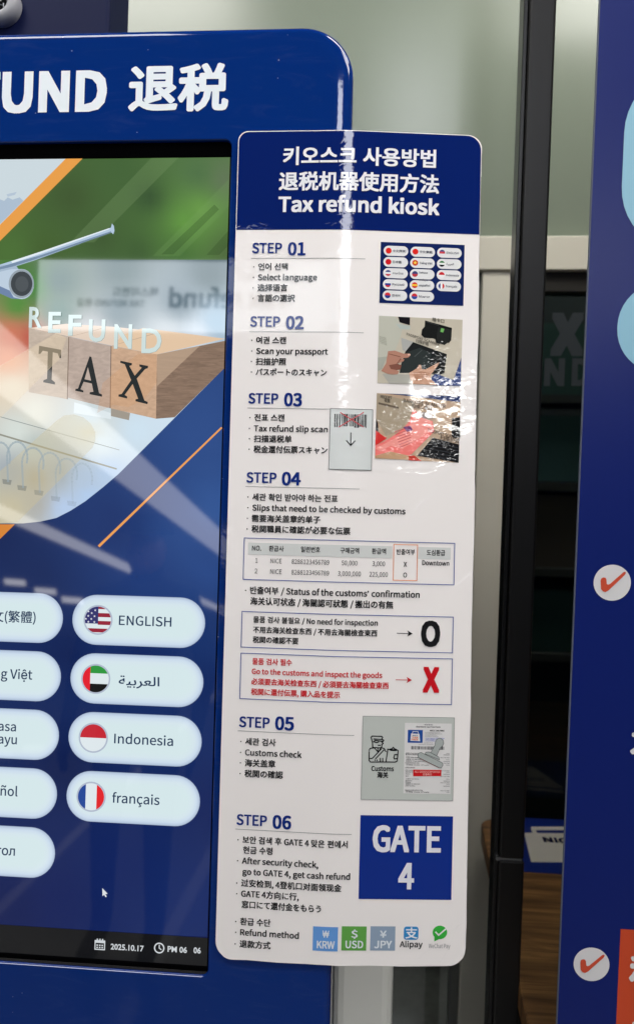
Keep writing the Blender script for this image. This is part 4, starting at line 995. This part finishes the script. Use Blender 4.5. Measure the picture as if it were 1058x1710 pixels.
boxo('modesty_panel', c_tl[0]+.1155, 1.5, .26, .28, 0, DZ-.0285, surf('dark_panel_front', (46, 43, 40), .5), counter, bev=.001)
st = empty('counter_sticker', (atZ(910, 1410, DZ)[0], atZ(910, 1410, DZ)[1], DZ), 'blue sticker with a white shopping bag drawing lying on the wooden counter', 'sticker')
def onz(name, pts, mat, h, parent):
    bm = bmesh.new()
    f = bm.faces.new([bm.verts.new((*atZ(a, b, DZ), DZ+h)) for a, b in pts]); bm.normal_update()
    if f.normal.z < 0: f.normal_flip()
    bmesh.ops.solidify(bm, geom=[f], thickness=.0002)
    return bm_obj(name, bm, mat, parent)
sy0, sy1 = atZ(900, 1458, DZ)[1], atZ(900, 1368, DZ)[1]; sx0 = atZ(858, 1410, DZ)[0]
SB = surf('sticker_blue', (20, 46, 134), .4); SW = surf('sticker_white', (232, 226, 214), .5)
boxo('sticker_sheet', sx0, sx0+.28, sy0, sy1, DZ+.0002, DZ+.0009, SB, st)
onz('bag_print', [(874, 1392), (984, 1393), (970, 1442), (886, 1441)], SW, .0014, st)
for q in ([(886, 1383), (892, 1383), (896, 1392), (888, 1392)], [(886, 1382), (974, 1382), (974, 1388), (886, 1388)]): onz('bag_handle_print', q, SW, .0017 if q[1][0] > 900 else .0014, st)
bm = bmesh.new(); vs, fs = glyphs('NICE', .04); xx, yy = atZ(906, 1408, DZ)
vv = [bm.verts.new((xx+v[0]*.024, yy+v[1]*.02, DZ+.0024)) for v in vs]
for f in fs: bm.faces.new([vv[i] for i in f])
bm_obj('sticker_lettering', bm, SB, st)

# black post
PYY = .2
pxl, pxr = atW(876, 0, PYY)[0], atW(929, 0, PYY)[0]; pz = atW(840, 1437, PYY)[1]
PB = surf('black_powder_coat', (19, 17, 17), .42, var=.12, vscale=30, bump=.00003, bscale=900)
post = empty('black_post', ((pxl+pxr)/2, PYY+.02, 0), 'tall black square metal post between the poster and the blue banner', 'post')
boxo('upper_tube', pxl+.0052, pxr, PYY, PYY+.034, pz+.002, 2.9, PB, post, bev=.0025)
boxo('lower_tube', pxl+.0046, pxr+.0006, PYY-.0008, PYY+.0348, 0, pz, PB, post, bev=.0025)
boxo('joint_ring', pxl+.002, pxr-.002, PYY+.0015, PYY+.032, pz-.001, pz+.003, surf('worn_steel', (150, 150, 150), .35, metal=.8), post)
boxo('side_flange', pxl, pxl+.0048, PYY+.006, PYY+.034, 0, 2.9, surf('black_flange', (20, 20, 21), .3), post, bev=.001)

# pale column below the poster, behind the kiosk
cl0 = atW(557, 1650, .16)[0]; cl1 = atW(656, 1650, .16)[0]
PG = surf('pale_grey_enamel', (222, 222, 216), .38, var=.03, vscale=5)
colm = empty('pale_column', ((cl0+cl1)/2, .19, 0), 'pale grey upright column behind the kiosk below the poster', 'column')
boxo('column_tube', cl0-.001, cl1, .16, .24, 0, 1.35, PG, colm, bev=.012)
boxo('column_side_rail', cl0-.012, cl0-.0015, .168, .235, 0, 1.35, surf('column_rail_grey', (170, 172, 180), .35), colm, bev=.001)

# blue banner on the right
BYY = .05
bxl = atW(985, 400, BYY)[0]
ban = empty('blue_banner', (bxl+.35, BYY, 0), 'tall blue printed sign board at the right edge with white circles and red ticks', 'sign')
boxo('board', bxl, bxl+.7, BYY, BYY+.005, .15, 2.4, surf('banner_blue', (13, 30, 100), .3, bump=.00005, bscale=1500, spec=.25), ban)
boxo('board_edge', bxl-.0006, bxl-.0001, BYY+.0004, BYY+.0046, .15, 2.4, surf('board_core', (110, 116, 135), .5), ban)
boxo('base_foot', bxl+.1, bxl+.6, BYY-.15, BYY+.2, 0, .15, surf('banner_base', (90, 90, 92), .4), ban, bev=.01)
def bpolys(name, polys, mat, layer): return flat(name, polys, mat, ban, BYY, layer, 'K', .0003, mw=Matrix.Identity(4))
LBm = surf('banner_light_blue', (134, 182, 204), .4); BWm = surf('banner_white', (214, 212, 214), .4); BRm = surf('banner_red', (198, 74, 48), .4); BOm = surf('banner_orange', (196, 70, 36), .4)
def brr(l, t, b, w, r, zt=None):
    x0, z1 = atW(l, t, BYY); z0 = atW(l, b, BYY)[1]; return rrect(x0, x0+w, z0, z1, r, 10)
bpolys('light_blue_capsule', [brr(1046, 110, 420, .4, .055)], LBm, 1)
bpolys('light_blue_capsule', [brr(1033, 470, 622, .4, .038)], LBm, 1)
for (cxp, cyp) in ((1021, 973), (986.5, 1610)):
    cx0, cz0 = atW(cxp, cyp, BYY); r_ = .0162
    d_ = bpolys('tick_disc', [[(cx0+r_*math.cos(t), cz0+r_*math.sin(t)) for t in np.linspace(0, 2*math.pi, 41)[:-1]]], BWm, 1)
    out = [(-.0102, .0015), (-.0098, .0035), (-.0080, .0046), (-.0062, .0044), (-.0052, .0028), (-.0048, -.0012), (-.0036, -.0018), (-.0020, -.0012), (.0092, .0098), (.0108, .0104), (.0114, .0092), (.0106, .0074), (-.0030, -.0070), (-.0056, -.0086), (-.0078, -.0080), (-.0096, -.0060)]
    bpolys('red_tick', [[(cx0+a, cz0+b) for a, b in out]], BRm, 2)
ox, oz = atW(1035, 1551, BYY)
bpolys('orange_field', [[(ox, oz-.3), (ox+.3, oz-.3), (ox+.3, oz), (ox, oz)]], BOm, 1)
at_b = lambda a, b: atW(a, b, BYY)
letters('banner_lettering', [('税収환급', 1048, 1642, None, 45, .045), ('수납안내', 1050, 1735, None, 45, .045)], BWm, ban, 'K', BYY, 5, Matrix.Identity(4), at_b, 1830)
letters('banner_lettering', [('자동환급', 1050, 1262, None, 38, .045)], BWm, ban, 'K', BYY, 5, Matrix.Identity(4), at_b, 1830)

# ================================================================== HALL BEHIND THE CAMERA (seen in reflections) AND UNSEEN OVERHEAD LAMPS
def lum_quad(name, label, corners, s, group=None, col=(1, .98, .95)):
    """slim ceiling luminaire: housing with a glowing face, from the mirror-image corners (px, py, distance)"""
    P = [atMirror(*c) for c in corners]
    n = (P[1]-P[0]).cross(P[3]-P[0]).normalized()
    if n.dot((MK @ Vector((-.3, 0, 0)))-P[0]) < 0: n = -n
    c = sum(P, Vector())/4
    root = empty(name, c, label, 'lamp', group)
    bm = bmesh.new(); a = [bm.verts.new(p) for p in P]; b = [bm.verts.new(p-n*.06) for p in P]
    bm.faces.new(a[::-1]); bm.faces.new(b)
    for i in range(4): bm.faces.new((a[i], a[(i+1) % 4], b[(i+1) % 4], b[i]))
    bmesh.ops.recalc_face_normals(bm, faces=bm.faces)
    bm_obj('housing', bm, HOUS, root)
    bm = bmesh.new(); k = .985
    f = bm.faces.new([bm.verts.new(c+(p-c)*k+n*.004) for p in P])
    bm.normal_update()
    if f.normal.dot(n) < 0: f.normal_flip()
    bm_obj('diffuser', bm, lamp_mat(name+'_glow', col, s), root)
HOUS = surf('lamp_housing', (200, 200, 200), .5)
def D(x, D0): return D0*797/(597-x)
lum_quad('linear_luminaire', 'wide linear ceiling luminaire reflected across the screen', [(-200, 352, D(-200, 3)), (410, 924, D(410, 3)), (410, 960, D(410, 3)), (-200, 513, D(-200, 3))], 2.3)
lum_quad('linear_luminaire', 'narrow linear ceiling luminaire reflected low on the screen', [(-200, 748, D(-200, 6)), (400, 1028, D(400, 6)), (400, 1036, D(400, 6)), (-200, 780, D(-200, 6))], 3.0)
for i, (x_, y_) in enumerate(((25, 973), (76, 988), (121, 1003))):
    lum_quad('ceiling_downlight', ('first', 'second', 'third')[i]+' of three small far downlights reflected above the buttons', [(x_-19, y_-7, 14), (x_+17, y_-4, 14), (x_+19, y_+6, 14), (x_-17, y_+3, 14)], 4, 'small far downlights')
# overhead ceiling panels that light the place
for i, (x_, y_, e_) in enumerate(((-.9, -.72, 14), (.9, -.72, 14), (-2.6, -2.9, 14), (2.8, -2.9, 14))):
    r_ = empty('ceiling_panel_light', (x_, y_, 2.95), ('left front', 'right front', 'left rear', 'right rear')[i]+' square ceiling light panel above the kiosk front', 'lamp', 'square ceiling panels')
    boxo('panel_frame', x_-.42, x_+.42, y_-.32, y_+.32, 2.955, 3.0, HOUS, r_)
    boxo('panel_diffuser', x_-.4, x_+.4, y_-.3, y_+.3, 2.945, 2.954, lamp_mat('panel_glow', (1, .97, .92), e_), r_)
for i, (x_, y_, w_, d_, z_, e_, lb) in enumerate(((.52, -.05, .36, .12, 2.75, 20, 'long ceiling light panel added to brighten the green partition wall'), (.6, 1.15, .4, .15, 3.1, 32, 'ceiling light added to brighten the office shelves behind the glass'))):  # added unseen lamps: one lifts the wall, the other the office shelves
    r_ = empty('ceiling_panel_light', (x_, y_, z_), lb, 'lamp')
    boxo('panel_frame', x_-w_-.02, x_+w_+.02, y_-d_-.02, y_+d_+.02, z_+.005, z_+.05, HOUS, r_)
    boxo('panel_diffuser', x_-w_, x_+w_, y_-d_, y_+d_, z_-.005, z_+.004, lamp_mat('added_panel_glow', (1, .97, .9), e_), r_)
# lit counter fascia sign with its lettering
def sign():
    Dd = 4.6
    c = [(62, 430), (640, 436), (640, 562), (62, 552)]
    P = [atMirror(a, b, Dd) for a, b in c]; cen = sum(P, Vector())/4
    r = empty('lightbox_sign', (cen.x, cen.y, cen.z), 'pale lit counter fascia with Tax refund lettering, reflected in the screen', 'sign')
    X = (P[0]-P[1]).normalized(); Z = (P[0]-P[3]); Z = (Z-X*Z.dot(X)).normalized(); Nn = X.cross(Z)
    if Nn.dot(CAMW-cen) < 0: Nn = -Nn
    x0 = (P[1]-cen).dot(X); x1 = (P[0]-cen).dot(X); z0 = (P[3]-cen).dot(Z); z1 = (P[0]-cen).dot(Z)
    M = Matrix((( X.x, Nn.x, Z.x, cen.x), (X.y, Nn.y, Z.y, cen.y), (X.z, Nn.z, Z.z, cen.z), (0, 0, 0, 1)))
    boxo('case', x0, x1, -.12, -.005, z0, z1, HOUS, r, M)
    boxo('lit_face', x0+.01, x1-.01, -.004, 0, z0+.01, z1-.01, lamp_mat('sign_glow', (.86, .94, 1), 3.7), r, M)
    def put(s, pxr, pyb, cap, bold):
        p = atMirror(pxr, pyb, Dd); vs, fs = glyphs(s, bold); k = cap/1300*Dd/CAPC; xo = (p-cen).dot(X); zo = (p-cen).dot(Z)
        bm = bmesh.new(); mn = max(v[0] for v in vs)
        sgn = 1
        vv = [bm.verts.new((xo+(v[0]-mn)*k, .004, zo+v[1]*k)) for v in vs]
        for f in fs: bm.faces.new([vv[i] for i in f])
        bm_obj('sign_lettering', bm, surf('sign_ink', (40, 44, 48), .6), r, M)
    put('Tax refund', 281, 512, 31, .045); put('택스리펀드', 187, 493, 13, .04); put('TAX REFUND 환급', 128, 510, 11, .04)
sign()
# tall bright glazed opening to the right behind the camera
def opening():
    az0, az1, e0, e1, Dk = .020, .115, .20, .72, 3.0
    P = [MK @ Vector((x*Dk, -Dk, z*Dk)) for x, z in ((az0, e0), (az1, e0), (az1, e1), (az0, e1))]
    c = sum(P, Vector())/4
    r = empty('lit_column', c, 'tall bright lightbox column behind the camera, mirrored as a glare strip', 'lightbox')
    bm = bmesh.new(); bm.faces.new([bm.verts.new(p) for p in P]); bm.normal_update()
    f = bm.faces[:][0]
    if f.normal.dot(CAMW-c) < 0: f.normal_flip()
    bm_obj('lit_face', bm, lamp_mat('column_glow', (.93, .95, 1), 13), r)
    nn = (CAMW-c).normalized()
    bm = bmesh.new(); a = [bm.verts.new(c+(p-c)*1.02-nn*.01) for p in P]; b = [bm.verts.new(c+(p-c)*1.02-nn*.15) for p in P]
    bm.faces.new(a); bm.faces.new(b[::-1])
    for i in range(4): bm.faces.new((a[i], b[i], b[(i+1) % 4], a[(i+1) % 4]))
    bmesh.ops.recalc_face_normals(bm, faces=bm.faces); bm_obj('case', bm, HOUS, r)
opening()
def hanging_box():
    q = [(Vector((math.tan(math.radians(a))*4, -4, 4*math.tan(math.radians(e))/math.cos(math.radians(a))))) for a, e in ((15, 8.5), (20, 8.5), (20, 13), (15, 13))]
    P = [MK @ p for p in q]; c = sum(P, Vector())/4
    r = empty('hanging_lightbox', c, 'small bright hanging lightbox far right behind the camera, broken up in the wrinkled laminate', 'lightbox')
    nn = (CAMW-c).normalized()
    bm = bmesh.new(); f = bm.faces.new([bm.verts.new(p) for p in P]); bm.normal_update()
    if f.normal.dot(nn) < 0: f.normal_flip()
    bm_obj('lit_face', bm, lamp_mat('hanging_glow', (.97, .96, .93), 26), r)
    bm = bmesh.new(); a = [bm.verts.new(c+(p-c)*1.04-nn*.01) for p in P]; b = [bm.verts.new(c+(p-c)*1.04-nn*.12) for p in P]
    bm.faces.new(a); bm.faces.new(b[::-1])
    for i in range(4): bm.faces.new((a[i], b[i], b[(i+1) % 4], a[(i+1) % 4]))
    bmesh.ops.recalc_face_normals(bm, faces=bm.faces); bm_obj('case', bm, HOUS, r)
hanging_box()

def person():
    base = MK @ Vector((-.87, -2.30, 0)); bx, by = base.x, base.y
    root = empty('person', (bx, by, 0), 'person in black cap and navy jacket standing behind the camera, mirrored dimly', 'person')
    J = {'pel': (0, 0, .86, .13), 'wai': (0, 0, 1.02, .12), 'che': (0, 0, 1.2, .15), 'nec': (0, 0, 1.36, .055), 'hd0': (0, .01, 1.44, .075), 'hd1': (0, .015, 1.54, .085)}
    E_ = [('pel', 'wai'), ('wai', 'che'), ('che', 'nec'), ('nec', 'hd0'), ('hd0', 'hd1')]
    for sg, t in ((-1, 'l'), (1, 'r')):
        J.update({'sh'+t: (sg*.17, 0, 1.3, .06), 'el'+t: (sg*.25, -.02, 1.04, .043), 'wr'+t: (sg*.24, .1, .82, .028), 'pa'+t: (sg*.235, .12, .76, .03),
                  'hp'+t: (sg*.09, 0, .80, .09), 'kn'+t: (sg*.1, .02, .45, .06), 'an'+t: (sg*.1, -.02, .09, .04), 'to'+t: (sg*.11, .15, .035, .035)})
        E_ += [('che', 'sh'+t), ('sh'+t, 'el'+t), ('el'+t, 'wr'+t), ('wr'+t, 'pa'+t), ('pel', 'hp'+t), ('hp'+t, 'kn'+t), ('kn'+t, 'an'+t), ('an'+t, 'to'+t)]
        for k in range(5):
            ln = (.055, .075, .08, .075, .06)[k]; yy = .12+(-.03+.015*k if k else -.02); oy = .04 if k == 0 else 0
            J['f%d%s' % (k, t)] = (sg*.235, yy+oy, .745-ln*.5, .0095); J['g%d%s' % (k, t)] = (sg*.225, yy+oy*1.2, .74-ln, .008)
            E_ += [('pa'+t, 'f%d%s' % (k, t)), ('f%d%s' % (k, t), 'g%d%s' % (k, t))]
    keys = list(J); me = bpy.data.meshes.new('body')
    me.from_pydata([(bx+J[k][0], by+J[k][1], J[k][2]) for k in keys], [(keys.index(a), keys.index(b)) for a, b in E_], [])
    o = bpy.data.objects.new('body', me); COL.objects.link(o)
    sk = o.modifiers.new('skin', 'SKIN'); sb = o.modifiers.new('sub', 'SUBSURF'); sb.levels = 1
    for i, k in enumerate(keys): me.skin_vertices[0].data[i].radius = (J[k][3], J[k][3])
    me.skin_vertices[0].data[0].use_root = True
    dg = bpy.context.evaluated_depsgraph_get(); m2 = bpy.data.meshes.new_from_object(o.evaluated_get(dg)); bpy.data.objects.remove(o)
    finish('body', m2, surf('navy_clothing', (20, 24, 34), .8), root, smoothf=True)
    bm = bmesh.new(); bmesh.ops.create_uvsphere(bm, u_segments=20, v_segments=12, radius=.1, matrix=Matrix.Translation((bx, by+.01, 1.55)) @ Matrix.Diagonal((1, 1.12, .85, 1)))
    bmesh.ops.bisect_plane(bm, geom=bm.verts[:]+bm.edges[:]+bm.faces[:], plane_co=(0, 0, 1.55), plane_no=(0, 0, -1), clear_outer=True)
    bmesh.ops.solidify(bm, geom=bm.faces[:], thickness=.004)
    cap = bm_obj('cap', bm, surf('black_cap', (14, 14, 17), .8), root, sm=True)
    bm = bmesh.new(); pts = [(bx+.1*math.cos(a), by+.09+.1*math.sin(a)) for a in np.linspace(0, math.pi, 12)]
    f = bm.faces.new([bm.verts.new((x, y, 1.555-.03*(y-by-.09)/.1)) for x, y in pts]); bmesh.ops.solidify(bm, geom=[f], thickness=.004)
    bm_obj('cap_peak', bm, surf('black_cap_peak', (14, 14, 17), .8), cap)
    bm = bmesh.new(); bmesh.ops.create_uvsphere(bm, u_segments=18, v_segments=12, radius=.078, matrix=Matrix.Translation((bx, by+.03, 1.475)) @ Matrix.Diagonal((.95, 1.05, 1.3, 1)))
    bmesh.ops.create_cone(bm, segments=8, radius1=.014, radius2=.004, depth=.03, matrix=Matrix.Translation((bx, by+.115, 1.47)) @ Matrix.Rotation(-math.pi/2, 4, 'X'))
    bm_obj('face', bm, surf('skin', (170, 128, 108), .55), root, sm=True)
person()
bpy.data.objects.remove(TO)
print('DESK', c_tl, c_bl)
